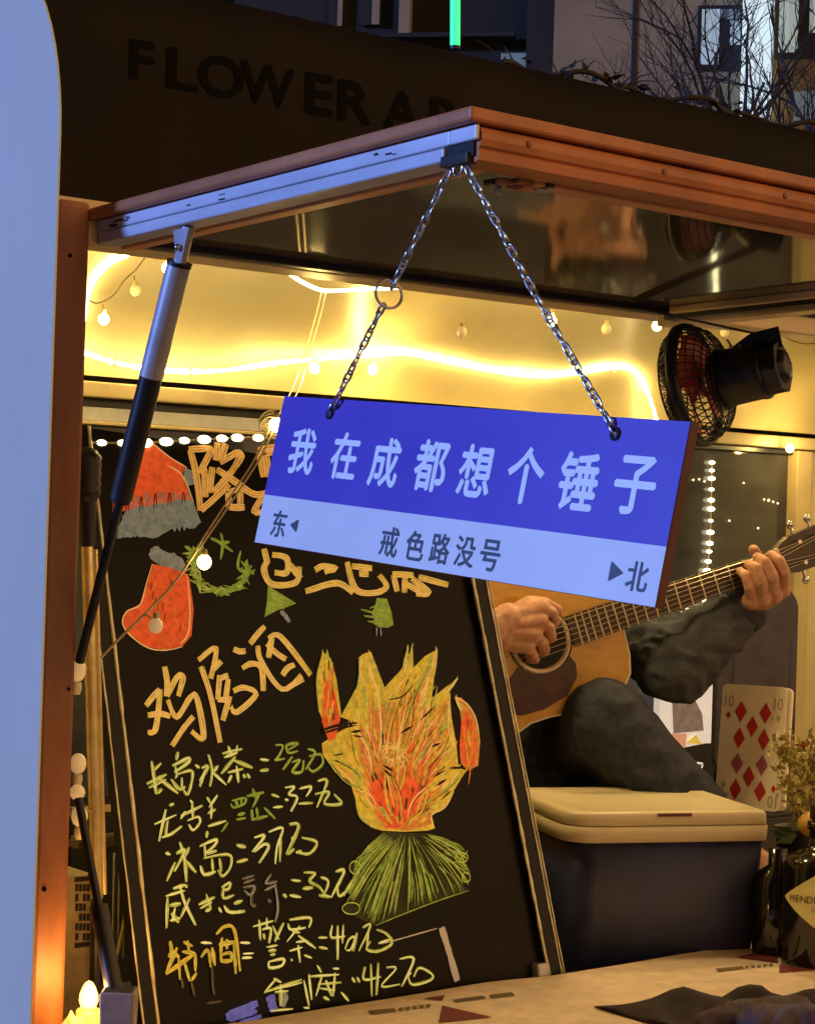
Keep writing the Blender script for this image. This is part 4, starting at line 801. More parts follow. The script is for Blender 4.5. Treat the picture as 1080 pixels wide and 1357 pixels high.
mb = MB(); mb.tube(smooth_line([at(x, y, y=2.86) for x, y in ((600, 372), (660, 380), (726, 400), (800, 398), (868, 412), (930, 404), (1000, 428), (1060, 455), (1100, 450))], 5), 0.0011, 'cordd', 6)
for (px, py) in ((730, 412), (804, 402), (869, 416)): mb.tube([at(px, py - 8, y=2.86), at(px, py + 10, y=2.86)], 0.001, 'cordd', 6)
mb.build('cord', s3); bulbs_on(s3, [(494, 490, dict(y=3.19), 1), (1046, 594, dict(y=3.19), 1), (612, 440, dict(y=2.95), 0), (960, 440, dict(y=2.86), 0), (731, 426, dict(y=2.86), 1), (803, 436, dict(y=2.86), 0), (870, 432, dict(y=2.86), 1)], 0.0100, 0.30)
for px, py in ((494, 490), (222, 512), (565, 530)): pass
# LED strip along the top of the board, and a curtain of LEDs at the back window
def led_row(name, label, P, r, n, grp, sq=(1.9, 1, 1.0)):
    t = thing(name, P[0], label, 'led lights', grp); mb = MB(); mb.tube(smooth_line(P, 6), 0.0014, 'cord', 6); mb.build('wire', t)
    Q_ = smooth_line(P, 20); first = None
    for i in range(n):
        p = Q_[int((i + 0.5) / n * (len(Q_) - 1))]; mb = MB(); s_ = r * (0.75 + 0.5 * rnd.random())
        mb.sphere(p, s_, 'led', 10, sq); mb.build('led', t)
    return t
led_row('led_strip', 'row of small white LEDs along the top edge of the menu board', [at(x, y, y=2.13) for x, y in ((100, 586), (180, 587), (260, 583), (330, 580), (420, 584), (520, 590))], 0.0050, 15, 'LED light strips')
led_row('led_strip', 'upright string of paired LEDs glowing behind the guitar neck', [at(x, y, y=YB + 0.004) for x, y in ((943, 610), (942, 660), (940, 720), (935, 770), (930, 806))], 0.0062, 17, 'LED light strips', (1.6, 1, 0.8))
# ceiling lamps: one is mirrored in the back window
for i, x in enumerate((1.75, 2.45, 3.25)):
    t = thing('ceiling_lamp', (x, 2.28, 2.062), ('round warm ceiling lamp nearest the window post end', 'round warm ceiling lamp above the guitar player', 'round warm ceiling lamp beyond the clip fan', 'round warm ceiling lamp at the far trailer end')[i], 'ceiling lamp', 'ceiling lamps in the trailer')
    mb = MB(); mb.lathe((x, 2.28, 2.061), -Z, [(0.001, 0.0), (0.068, 0.0), (0.068, 0.022), (0.060, 0.024), (0.060, 0.012)], 'creamtrim', 28); mb.build('lamp_rim', t)
    mb = MB(); mb.lathe((x, 2.28, 2.056), -Z, [(0.0595, 0.008), (0.055, 0.018), (0.03, 0.024), (0.0005, 0.026)], 'lamp', 28); mb.build('diffuser', t)

t = thing('pendant_lamp', (4.34, 2.52, 2.062), 'round warm pendant lamp at the far trailer end, mirrored in the back window', 'pendant lamp')
mb = MB(); mb.tube([(4.34, 2.52, 2.06), (4.34, 2.52, 1.935)], 0.005, 'blackp', 8); mb.lathe((4.34, 2.52, 1.90), Z, [(0.07, 0.0), (0.072, 0.004), (0.05, 0.030), (0.012, 0.038), (0.0005, 0.039)], 'creamtrim', 28); mb.build('shade', t)
mb = MB(); mb.lathe((4.34, 2.52, 1.902), -Z, [(0.068, 0.0), (0.062, 0.014), (0.035, 0.022), (0.0005, 0.024)], 'lamp', 28); mb.build('diffuser', t)

# ================================================================== CLIP FAN
FC = at(926, 509, d=2.50)
fa = (RI * 0.86 - FW * 0.48 + UP * 0.17).normalized()          # from the grille towards the motor
R0 = 0.0765
fan = thing('clip_fan', FC, 'black clip fan with red blades hanging below the window head', 'fan')
fe = fa.orthogonal().normalized(); fg = fa.cross(fe)
def fpt(r, h, a): return FC + fa * h + (fe * math.cos(a) + fg * math.sin(a)) * r
mb = MB(); n = 44
domeb = [(0.030, 0.034), (0.048, 0.031), (0.063, 0.023), (0.0725, 0.008), (R0, -0.006)]
for i in range(n):
    a = 2 * math.pi * i / n; mb.tube([fpt(r, h, a) for r, h in domeb], 0.0009, 'blackp', 5, cap=False)
for r, h in ((0.040, 0.0328), (0.050, 0.0305), (0.058, 0.0265), (0.066, 0.020), (0.0715, 0.011)): mb.ring(FC + fa * h, fa, r, 0.0011, 'blackp', 48, 5, ex=fe)
mb.build('rear_guard', fan)
mb = MB(); mb.lathe(FC, fa, [(R0 - 0.001, -0.014), (R0 + 0.003, -0.013), (R0 + 0.004, -0.006), (R0 + 0.002, 0.0015), (R0 - 0.003, 0.002), (R0 - 0.004, -0.008), (R0 - 0.001, -0.014)], 'blackp', 64, fe); mb.build('rim_band', fan)
mb = MB(); domef = [(R0 - 0.002, -0.014), (0.068, -0.026), (0.050, -0.034), (0.025, -0.038), (0.010, -0.039)]
for i in range(n):
    a = 2 * math.pi * (i + 0.5) / n; mb.tube([fpt(r, h, a) for r, h in domef], 0.001, 'blackp', 5, cap=False)
for r, h in ((0.060, -0.0305), (0.045, -0.0352)): mb.ring(FC + fa * h, fa, r, 0.001, 'blackp', 48, 5, ex=fe)
mb.lathe(FC, fa, [(0.0001, -0.041), (0.012, -0.0405), (0.013, -0.037), (0.0001, -0.036)], 'blackp', 20, fe); mb.build('front_guard', fan)
for b in range(4):
    mb = MB(); a0 = b * math.pi / 2 + 0.35; g_ = []
    for i in range(9):
        r = 0.012 + 0.054 * i / 8
        for k in range(7):
            t = k / 6 - 0.5; wd = (0.55 + 0.75 * math.sin(math.pi * (i + 1.2) / 10.5)); g_.append(fpt(r, t * -0.022 * (1 - 0.4 * i / 8) - 0.004, a0 + t * wd + 0.25 * i / 8))
    fs = [(i * 7 + k, i * 7 + k + 1, (i + 1) * 7 + k + 1, (i + 1) * 7 + k) for i in range(8) for k in range(6)]
    mb.add(g_, fs, 'red', True); o = mb.build('blade', fan); sdm = o.modifiers.new('t', 'SOLIDIFY'); sdm.thickness = 0.0015
mb = MB(); mb.lathe(FC, fa, [(0.0001, -0.018), (0.014, -0.016), (0.016, 0.004), (0.0001, 0.006)], 'red', 24, fe); mb.build('blade_hub', fan)
mb = MB(); mb.lathe(FC, fa, [(0.0001, 0.022), (0.034, 0.022), (0.0375, 0.030), (0.0365, 0.045), (0.0355, 0.080), (0.0368, 0.084), (0.0368, 0.088), (0.034, 0.092), (0.0001, 0.092)], 'blackp', 36, fe); mb.build('motor_housing', fan)
mb = MB(); k = 7; pts = [FC + fa * 0.112 + (fe * math.cos(2 * math.pi * i / k + 0.3) + fg * math.sin(2 * math.pi * i / k + 0.3)) * 0.034 for i in range(k)]; mb.prism(pts, fa, 0.0195, 'blackp'); mb.lathe(FC, fa, [(0.024, 0.112), (0.018, 0.119), (0.0001, 0.121)], 'blackp', 7, fe); mb.build('rear_cap', fan, bevel=0.003)
top = FC + fa * 0.066 + UP * 0.032
mb = MB(); mb.prism([top - fa * 0.028 - UP * 0.006, top - fa * 0.020 + UP * 0.006, top + fa * 0.004 + UP * 0.018, top + fa * 0.040 + UP * 0.019, top + fa * 0.046 - UP * 0.008], -FW, 0.022, 'blackp')
mb.build('clip_bracket', fan, bevel=0.003)
mb = MB(); mb.ring(top - fa * 0.020 + UP * 0.006 - FW * 0.012, FW, 0.006, 0.0016, 'creamtrim', 12, 6, 0.4, 4.2); mb.tube([top - fa * 0.030 + UP * 0.016 - FW * 0.010, top - fa * 0.022 + UP * 0.004 - FW * 0.010], 0.0014, 'creamtrim', 6); mb.build('clip_spring', fan)
mb = MB(); hz = top + fa * 0.020 + UP * 0.012; mb.bar(hz, Vector((hz.x - 0.005, YW + 0.035, ZT + 0.004)), X, Y, 0.012, 0.004, 'blackp'); mb.build('clip_jaw', fan, bevel=0.002)

# ================================================================== GUITAR
GH = at(716, 850, d=3.10); GNUT = at(1029, 743, d=3.22)
ga = (GNUT - GH).normalized(); KS = (GNUT - GH).length / 0.49
gn = (Vector((-0.18, -1, 0.10))); gn = (gn - ga * gn.dot(ga)).normalized(); gb = ga.cross(gn).normalized()
if gb.z < 0: gb = -gb
def gp(s, t, w_=0.0): return GH + (ga * s + gb * t + gn * w_) * KS
guitar = thing('acoustic_guitar', gp(-0.345, 0, -0.05), 'amber topped acoustic guitar with dark pickguard held across the player', 'guitar')
half = [(0.158, 0.0), (0.158, 0.035), (0.156, 0.075), (0.147, 0.108), (0.126, 0.131), (0.095, 0.143), (0.06, 0.146), (0.02, 0.141), (-0.02, 0.134), (-0.06, 0.133), (-0.10, 0.144), (-0.14, 0.164), (-0.18, 0.185), (-0.22, 0.197), (-0.26, 0.196), (-0.295, 0.178), (-0.32, 0.145), (-0.336, 0.10), (-0.344, 0.05), (-0.346, 0.0)]
outl = [(s, t) for s, t in half] + [(s, -t) for s, t in half[-2:0:-1]]
mb = MB(); fr = [gp(s, t, 0) for s, t in outl]; k = len(fr); mb.add(fr, [tuple(range(k))], 'spruce'); mb.build('soundboard', guitar)
mb = MB(); fr = [gp(s, t, -0.0006) for s, t in outl]; bk = [gp(s, t, -0.105) for s, t in outl]; mb.add(fr + bk, [(i, (i + 1) % k, k + (i + 1) % k, k + i) for i in range(k)], 'rosew', True); mb.add(bk, [tuple(range(k))], 'rosew'); mb.build('back_and_sides', guitar)
mb = MB(); mb.tube([gp(s * 1.003, t * 1.003, -0.001) for s, t in outl] + [gp(outl[0][0], outl[0][1], -0.001)], 0.0018, 'ivory', 6); mb.build('binding', guitar)
mb = MB(); mb.add([gp(0.049 * math.cos(a), 0.049 * math.sin(a), 0.0007) for a in [2 * math.pi * i / 40 for i in range(40)]], [tuple(range(40))], 'black'); mb.build('sound_hole', guitar)
mb = MB(); mb.ring(gp(0, 0, 0.0009), gn, 0.0545 * KS, 0.0035 * KS, 'ivory', 48, 4); mb.ring(gp(0, 0, 0.0006), gn, 0.060 * KS, 0.0012 * KS, 'rosew', 48, 4); mb.build('rosette', guitar)
pg = [(0.045, -0.042), (0.052, -0.058), (0.047, -0.082), (0.020, -0.108), (-0.03, -0.118), (-0.075, -0.115), (-0.10, -0.10), (-0.105, -0.075), (-0.08, -0.05), (-0.055, -0.03), (-0.045, -0.022)]
pg += [(0.0595 * math.cos(a), 0.0595 * math.sin(a)) for a in [math.pi + 0.45 + i * 0.24 for i in range(9)]]
mb = MB(); mb.prism([gp(s, t, 0.0016) for s, t in pg], gn, 0.0012, 'guard'); mb.build('pickguard', guitar)
mb = MB()
def nw(s): return lerp(0.0285, 0.0220, min(1, max(0, (s - 0.06) / 0.43)))
mb.hexa([gp(0.058, -nw(0.058), 0.0012), gp(0.488, -nw(0.488), 0.0012), gp(0.488, nw(0.488), 0.0012), gp(0.058, nw(0.058), 0.0012), gp(0.058, -nw(0.058), 0.007), gp(0.488, -nw(0.488), 0.007), gp(0.488, nw(0.488), 0.007), gp(0.058, nw(0.058), 0.007)], 'rosew'); mb.build('fingerboard', guitar)
mb = MB(); mb.hexa([gp(0.157, -0.022, -0.02), gp(0.488, -0.015, -0.016), gp(0.488, 0.015, -0.016), gp(0.157, 0.022, -0.02), gp(0.157, -0.026, 0.001), gp(0.488, -0.0215, 0.001), gp(0.488, 0.0215, 0.001), gp(0.157, 0.026, 0.001)], 'rosew'); mb.build('neck', guitar, bevel=0.006)
mb = MB()
for i in range(1, 19):
    s = 0.49 - 0.645 * (1 - 2 ** (-i / 12.0)); mb.bar(gp(s, -nw(s), 0.0075), gp(s, nw(s), 0.0075), ga, gn, 0.0011, 0.0011, 'wire')
mb.build('frets', guitar)
mb = MB(); mb.bar(gp(0.491, -0.0225, 0.006), gp(0.491, 0.0225, 0.006), ga, gn, 0.0032, 0.0045, 'ivory'); mb.build('nut', guitar)
mb = MB(); hs = [(0.495, -0.0215), (0.515, -0.030), (0.53, -0.035), (0.66, -0.038), (0.672, -0.02), (0.668, 0.0), (0.672, 0.02), (0.66, 0.038), (0.53, 0.035), (0.515, 0.030), (0.495, 0.0215)]
tiltn = (gn + ga * 0.2).normalized(); hp_ = lambda s, t, w_=0: gp(s, t, 0.001 - (s - 0.495) * 0.22 + w_)
mb.prism([hp_(s, t) for s, t in hs], tiltn, 0.015, 'rosew'); mb.build('headstock', guitar, bevel=0.001)
for i in range(3):
    for sg in (-1, 1):
        s = 0.545 + i * 0.042; mb = MB(); mb.tube([hp_(s, sg * 0.020, 0.0), hp_(s, sg * 0.020, 0.013)], 0.0035, 'steel', 10); mb.tube([hp_(s, sg * 0.034, -0.008), hp_(s, sg * 0.050, -0.008)], 0.0025, 'steel', 8); mb.sphere(hp_(s, sg * 0.054, -0.008), 0.0075, 'steel', 10, (1, 0.6, 1)); mb.build('tuning_peg', guitar)
mb = MB(); mb.prism([gp(-0.168, -0.085, 0.008), gp(-0.150, -0.05, 0.009), gp(-0.150, 0.05, 0.009), gp(-0.168, 0.085, 0.008), gp(-0.185, 0.05, 0.008), gp(-0.185, -0.05, 0.008)], gn, 0.0075, 'rosew'); mb.build('bridge', guitar, bevel=0.001)
mb = MB()
for i in range(6):
    t = (i - 2.5) / 2.5; mb.tube([gp(-0.165, t * 0.028, 0.013), gp(0.49, t * 0.0185, 0.0105)], 0.0005 + 0.0001 * i, 'wire', 5)
    sg = -1 if i < 3 else 1; j = i if i < 3 else 5 - i; mb.tube([gp(0.49, t * 0.0185, 0.0105), hp_(0.545 + j * 0.042, sg * 0.020, 0.010)], 0.0006, 'wire', 5)
mb.build('strings', guitar)

# ================================================================== PERSON
pc = at(800, 860, d=3.32)                                    # middle of the chest, behind the guitar
px0, py0 = pc.x, pc.y
hipz = 1.02
person = thing('person', (px0, py0 + 0.10, hipz - 0.1), 'seated guitar player in an olive jacket and dark jeans', 'person')
pel = Vector((px0 + 0.0, 2.74, 1.06)); chest = Vector((px0 + 0.01, 2.66, 1.36)); shz = 1.485
neck = Vector((px0 + 0.01, 2.66, 1.52)); head = at(784, 662, y=2.605)
SR = Vector((px0 - 0.175, 2.66, shz)); SL = Vector((px0 + 0.175, 2.65, shz))
# playing arm (his right) and fretting arm (his left)
ELr = gp(-0.235, 0.155, 0.035) + Vector((0, 0.02, 0)); WRr = gp(-0.125, 0.062, 0.045)
ELl = at(893, 884, d=3.20); WRl = at(989, 800, d=3.24)
KN = at(800, 958, d=3.12); AN = at(950, 1120, d=3.14); HPr = pel + Vector((-0.09, 0, 0)); HPl = pel + Vector((0.09, 0, 0))
KN2 = at(690, 1075, d=3.22); AN2 = KN2 + Vector((0.02, 0.05, -0.40))
caps = [(pel, chest, 0.125, 0.12), (chest + X * -0.07, chest + X * 0.08, 0.105, 0.105), (SR, SL, 0.058, 0.058), (chest, neck, 0.075, 0.052), (neck, head - Z * 0.06, 0.052, 0.05),
        (SR, ELr, 0.052, 0.040), (ELr, WRr, 0.040, 0.027), (SL, ELl, 0.052, 0.041), (ELl, WRl, 0.041, 0.026),
        (HPl, KN, 0.085, 0.062), (KN, AN, 0.058, 0.04), (HPr, KN2, 0.085, 0.062), (KN2, AN2, 0.056, 0.04),
        (AN, AN + Vector((0.03, -0.11, -0.05)), 0.04, 0.03), (AN2, AN2 + Vector((0, -0.12, -0.05)), 0.04, 0.03)]
# head: skull, face, jaw, nose, ears
hd = Vector((-0.22, -0.93, -0.28)).normalized(); hu = (Z - hd * hd.z).normalized(); hr = hd.cross(hu)
hq = lambda a, b, c: head + hr * a + hd * b + hu * c
caps += [(hq(0, -0.025, 0.035), hq(0, 0.018, 0.035), 0.078, 0.074), (hq(0, 0.02, 0.0), hq(0, 0.045, -0.065), 0.066, 0.040), (hq(-0.03, 0.025, -0.05), hq(0.03, 0.025, -0.05), 0.036, 0.036), (hq(0, 0.085, 0.02), hq(0, 0.105, -0.018), 0.008, 0.013), (hq(-0.014, 0.092, -0.021), hq(0.014, 0.092, -0.021), 0.008, 0.008),
         (hq(-0.032, 0.072, 0.038), hq(0.032, 0.072, 0.038), 0.014, 0.014), (hq(-0.076, -0.005, 0.015), hq(-0.080, -0.012, -0.02), 0.012, 0.009), (hq(0.076, -0.005, 0.015), hq(0.080, -0.012, -0.02), 0.012, 0.009), (hq(-0.014, 0.078, -0.050), hq(0.014, 0.078, -0.050), 0.010, 0.010)]
# hands: palm plus five separate bent fingers each
def finger(J, r0_, r1_):
    o = []
    for i in range(len(J) - 1): t0, t1 = i / (len(J) - 1), (i + 1) / (len(J) - 1); o.append((J[i], J[i + 1], lerp(r0_, r1_, t0), lerp(r0_, r1_, t1)))
    return o
gx = lambda px, py, off: on(px, py, GH + gn * off, gn)
hand_r = []
wr = WRr; kn = [gx(716, 806, 0.047), gx(713, 823, 0.052), gx(706, 840, 0.052), gx(697, 855, 0.048)]
hand_r += [(wr, kn[0], 0.027, 0.016), (wr, kn[1], 0.027, 0.016), (wr, kn[2], 0.027, 0.016), (wr, kn[3], 0.026, 0.0145), (lerp(wr, kn[0], 0.5), lerp(wr, kn[3], 0.5), 0.026, 0.024)]
fing = [(kn[0], gx(731, 812, 0.048), gx(735, 824, 0.030), gx(729, 829, 0.017)), (kn[1], gx(727, 832, 0.050), gx(730, 845, 0.032), gx(723, 848, 0.017)), (kn[2], gx(719, 852, 0.049), gx(722, 862, 0.031), gx(714, 863, 0.017)), (kn[3], gx(706, 868, 0.044), gx(709, 874, 0.028), gx(702, 874, 0.016))]
for f, r in zip(fing, (0.0095, 0.0098, 0.0092, 0.0082)): hand_r += finger(f, r * 1.12, r * 0.82)
hand_r += finger((lerp(wr, kn[0], 0.35) + gn * 0.006, gx(700, 800, 0.040), gx(721, 800, 0.034), gx(738, 808, 0.022)), 0.0145, 0.0088)
# fretting hand: palm under the neck, fingers arching over the strings, thumb behind
pm = at(1000, 786, d=3.235)
kl = [gp(0.475, -0.052, 0.016), gp(0.452, -0.056, 0.020), gp(0.430, -0.056, 0.020), gp(0.410, -0.053, 0.016)]
hand_l = [(WRl, kl[0], 0.026, 0.015), (WRl, kl[1], 0.026, 0.016), (WRl, kl[2], 0.026, 0.016), (WRl, kl[3], 0.025, 0.014), (lerp(WRl, kl[0], 0.55), lerp(WRl, kl[3], 0.55), 0.022, 0.021)]
tips = [((0.478, -0.020, 0.040), (0.477, 0.004, 0.036), (0.474, 0.016, 0.018)), ((0.450, -0.020, 0.046), (0.447, 0.010, 0.041), (0.445, 0.020, 0.018)), ((0.425, -0.022, 0.046), (0.424, 0.006, 0.042), (0.424, 0.014, 0.018)), ((0.402, -0.024, 0.040), (0.403, -0.002, 0.037), (0.404, 0.006, 0.018))]
for b, t3, r in zip(kl, tips, (0.0098, 0.0100, 0.0095, 0.0084)): hand_l += finger((b, gp(*t3[0]), gp(*t3[1]), gp(*t3[2])), r * 1.12, r * 0.84)
hand_l += finger((lerp(WRl, kl[0], 0.45), gp(0.485, -0.030, -0.022), gp(0.472, 0.004, -0.032), gp(0.462, 0.030, -0.024)), 0.0145, 0.009)
hands = blob('body_hands', hand_r + hand_l, 0.0017, 'skin', None, 5)
body = blob('body', caps, 0.0042, 'skin', person, 5)
# the hands become part of the one body mesh
bm = bmesh.new(); bm.from_mesh(body.data); bm.from_mesh(hands.data); bm.to_mesh(body.data); bm.free(); bpy.data.objects.remove(hands)
body.data.polygons.foreach_set('use_smooth', [True] * len(body.data.polygons))
mb = MB()
for sg in (-1, 1):
    mb.sphere(hq(sg * 0.031, 0.075, 0.016), 0.0120, 'eye', 12); mb.sphere(hq(sg * 0.031, 0.0838, 0.014), 0.0052, 'iris', 10)
mb.build('eyes', person)
mb = MB(); mb.tube([hq(-0.022, 0.086, -0.047), hq(-0.008, 0.091, -0.0455), hq(0.008, 0.091, -0.0455), hq(0.022, 0.086, -0.047)], [0.002, 0.005, 0.005, 0.002], 'lip', 8); mb.build('mouth', person)
mb = MB()
for sg in (-1, 1): mb.tube([hq(sg * 0.014, 0.090, 0.043), hq(sg * 0.032, 0.089, 0.048), hq(sg * 0.050, 0.076, 0.042)], [0.003, 0.004, 0.002], 'hair', 6)
mb.build('eyebrows', person)
blob('hair', [(hq(0, -0.045, 0.06), hq(0, 0.02, 0.085), 0.078, 0.066), (hq(0, -0.06, 0.0), hq(0, -0.05, 0.05), 0.066, 0.08), (hq(-0.055, 0.0, 0.06), hq(-0.05, 0.045, 0.085), 0.032, 0.03), (hq(0.055, 0.0, 0.06), hq(0.05, 0.045, 0.085), 0.032, 0.03), (hq(-0.03, 0.06, 0.092), hq(0.03, 0.06, 0.095), 0.028, 0.028)], 0.004, 'hair', person, 3, 0.006, 60)
# clothes
cuffl = lerp(ELl, WRl, 0.90); cuffr = lerp(ELr, WRr, 0.86)
jk = [(SR - Z * 0.005, SL - Z * 0.005, 0.092, 0.092), (chest + X * -0.07 + Y * 0.005, chest + X * 0.08 + Y * 0.005, 0.125, 0.125), (chest + Y * 0.03, neck - Z * 0.03 + Y * 0.02, 0.10, 0.068), (chest + Vector((-0.10, 0.02, 0.03)), pel + Vector((-0.10, 0.02, -0.02)), 0.105, 0.11), (chest + Vector((0.10, 0.02, 0.03)), pel + Vector((0.10, 0.01, -0.02)), 0.105, 0.115), (chest + Y * 0.04, pel + Y * 0.05, 0.13, 0.12),
      (SR, ELr, 0.080, 0.066), (ELr, cuffr, 0.064, 0.046), (SL, lerp(SL, ELl, 0.55), 0.080, 0.072), (lerp(SL, ELl, 0.55), ELl, 0.072, 0.061), (ELl, lerp(ELl, cuffl, 0.5), 0.063, 0.054), (lerp(ELl, cuffl, 0.5), cuffl, 0.058, 0.040)]
jacket = blob('jacket', jk, 0.0055, 'jacket', person, 3, 0.013, 19)
mb = MB(); d_ = (WRl - ELl).normalized(); mb.lathe(cuffl - d_ * 0.012, d_, [(0.036, 0), (0.044, 0.004), (0.046, 0.024), (0.043, 0.034), (0.036, 0.032), (0.034, 0.012)], 'jacket', 24); mb.build('cuff', jacket)
mb = MB(); d_ = (WRr - ELr).normalized(); mb.lathe(cuffr - d_ * 0.012, d_, [(0.040, 0), (0.047, 0.004), (0.048, 0.026), (0.045, 0.036), (0.036, 0.034), (0.034, 0.012)], 'jacket', 24); mb.build('cuff', jacket)
blob('shirt', [(chest + Vector((0.0, -0.045, 0.06)), pel + Vector((0.0, -0.055, -0.02)), 0.095, 0.115), (chest + Vector((0, -0.03, 0.10)), neck - Z * 0.03, 0.075, 0.058)], 0.006, 'shirt', person, 4, 0.006, 14)
blob('jeans', [(HPr, HPl, 0.118, 0.118), (HPl, lerp(HPl, KN, 0.5), 0.112, 0.098), (lerp(HPl, KN, 0.5), KN, 0.092, 0.072), (KN, lerp(KN, AN, 0.5), 0.071, 0.068), (lerp(KN, AN, 0.5), AN, 0.070, 0.060), (HPr, KN2, 0.115, 0.09), (KN2, AN2, 0.085, 0.065)], 0.006, 'jeans', person, 3, 0.007, 18)
mb = MB()
st = thing('bar_stool', (pel.x, pel.y, 0.62), 'round dark stool under the guitar player', 'stool')
mb.lathe((pel.x, pel.y + 0.02, 0.90), Z, [(0.001, 0.0), (0.16, 0.0), (0.17, 0.012), (0.17, 0.03), (0.155, 0.042), (0.001, 0.045)], 'rubber', 32); mb.build('seat', st)
for i in range(4):
    a = math.pi / 4 + i * math.pi / 2; mb = MB(); mb.tube([(pel.x + 0.11 * math.cos(a), pel.y + 0.02 + 0.11 * math.sin(a), 0.90), (pel.x + 0.16 * math.cos(a), pel.y + 0.02 + 0.16 * math.sin(a), 0.62)], 0.011, 'blackp', 10); mb.build('leg', st)

# ================================================================== COOLER, CARD, BOTTLE, PLANT
def rrect(c, ux, uy, hx, hy, r, n=6, rs=None):
    o = []; rs = rs or [r] * 4
    for (sx_, sy), a0, rad in zip(((1, 1), (-1, 1), (-1, -1), (1, -1)), (0, math.pi / 2, math.pi, 1.5 * math.pi), rs):
        for i in range(n + 1):
            a = a0 + math.pi / 2 * i / n; o.append(c + ux * (sx_ * (hx - rad) + rad * math.cos(a)) + uy * (sy * (hy - rad) + rad * math.sin(a)))
    return o
CZ0, CZ1, CZ2 = 0.901, 1.112, 1.153
cfl = at(752, 1116, z=CZ1); cfr = at(1019, 1112, z=CZ1); cfl.z = cfr.z = 0
cu = (cfr - cfl); cw = cu.length; cu.normalize(); cv = Vector((-cu.y, cu.x, 0)); cdp = 0.275
cc = cfl + cu * cw / 2 + cv * cdp / 2
cool = thing('cool_box', cc + Z * CZ0, 'navy blue cool box with a thick cream lid on the counter', 'cool box')
def loops(mb, rings, m, cap0=True, cap1=True):
    k = len(rings[0]); vs = [p for r in rings for p in r]
    mb.add(vs, [(i * k + j, i * k + (j + 1) % k, (i + 1) * k + (j + 1) % k, (i + 1) * k + j) for i in range(len(rings) - 1) for j in range(k)], m, True)
    if cap0: mb.add(rings[0], [tuple(range(k))[::-1]], m)
    if cap1: mb.add(rings[-1], [tuple(range(k))], m)
R4 = [0.02, 0.02, 0.045, 0.012]
def CR(z, ins): return [p + Z * z for p in rrect(cc, cu, cv, cw / 2 - ins, cdp / 2 - ins, 0.03, 8, [max(0.006, r - ins * 0.5) for r in R4])]
mb = MB(); loops(mb, [CR(CZ0, 0.028), CR(CZ0 + 0.008, 0.020), CR(CZ0 + 0.06, 0.014), CR(CZ1 - 0.004, 0.005), CR(CZ1 - 0.004, 0.008)], 'tub'); mb.build('tub', cool)
mb = MB(); loops(mb, [CR(CZ1 - 0.003, 0.003), CR(CZ1 - 0.002, 0.0), CR(CZ1 + 0.019, -0.001), CR(CZ1 + 0.0205, 0.002)], 'lid'); mb.build('rim', cool)
mb = MB(); loops(mb, [CR(CZ1 + 0.0215, 0.002), CR(CZ1 + 0.0225, 0.0005), CR(CZ2 - 0.004, 0.0015), CR(CZ2 - 0.001, 0.004), CR(CZ2, 0.008), CR(CZ2, 0.030), CR(CZ2 - 0.0025, 0.034), CR(CZ2 - 0.0025, 0.05)], 'lid'); mb.build('lid', cool)
mb = MB(); c = cfl + cu * (cw * 0.52) + Z * (CZ2 - 0.004) - cv * 0.0006 + cv * 0.001; mb.obox(c, cu, cv, Z, 0.026, 0.0022, 0.0022, 'redwood'); mb.build('lid_slot', cool)

# crate the card stands on and the giant card
ct = at(1000, 1072, d=3.22); ctz = ct.z
crate = thing('black_crate', (ct.x + 0.02, ct.y + 0.08, 0.90), 'black crate on the counter behind the cool box carrying the giant card', 'crate')
mb = MB(); mb.box((ct.x - 0.13, ct.y - 0.045, 0.9005), (ct.x + 0.20, ct.y + 0.17, ctz - 0.006), 'blackp'); mb.build('box', crate, bevel=0.004)
mb = MB(); mb.box((ct.x - 0.135, ct.y - 0.050, ctz - 0.0055), (ct.x + 0.205, ct.y + 0.175, ctz - 0.0005), 'dark'); mb.build('lid', crate, bevel=0.001)
cards = [(947, 1065), (1031, 1072), (1034, 922), (955, 908)]
cbl = at(946, 1066, d=3.24); cbr = at(1032, 1073, d=3.19); cbl.z = cbr.z = ctz
ku = (cbr - cbl); kw = ku.length; ku.normalize(); kn_ = Vector((ku.y, -ku.x, 0)); 
if kn_.dot(CAM - cbl) < 0: kn_ = -kn_
lc = math.radians(8); kz = (Z * math.cos(lc) - kn_ * math.sin(lc)).normalized(); kn_ = ku.cross(kz).normalized()
if kn_.dot(CAM - cbl) < 0: kn_ = -kn_
kh = 0.203
card = thing('giant_playing_card', (cbl + cbr) / 2, 'giant ten of diamonds playing card pack leaning against the dark window', 'playing card')
kp = lambda u, v, off=0.0: cbl + ku * (u * kw) + kz * (v * kh) + kn_ * off
mb = MB(); mb.prism([p for p in rrect(kp(0.5, 0.5), ku, kz, kw / 2, kh / 2, 0.009)], kn_, 0.004, 'card'); mb.build('front_card', card)
mb = MB(); mb.prism([p for p in rrect(kp(0.56, 0.503, -0.006), ku, kz, kw / 2, kh / 2 - 0.001, 0.009)], kn_, 0.010, 'card'); mb.build('card_stack', card, bevel=0.0008)
mb = MB()
def dia(u, v, a, b, m): mb.add([kp(u - a, v, 0.0006), kp(u, v - b, 0.0006), kp(u + a, v, 0.0006), kp(u, v + b, 0.0006)], [(0, 1, 2, 3)], m)
for u, v, m in ((0.31, 0.78, 'cred'), (0.69, 0.78, 'cred'), (0.50, 0.665, 'cred'), (0.31, 0.565, 'cred'), (0.69, 0.565, 'cred'), (0.31, 0.36, 'cpur'), (0.69, 0.36, 'cpur'), (0.50, 0.26, 'cred'), (0.31, 0.15, 'cred'), (0.69, 0.15, 'cred')): dia(u, v, 0.092, 0.088, m)
mb.build('diamond_pips', card)
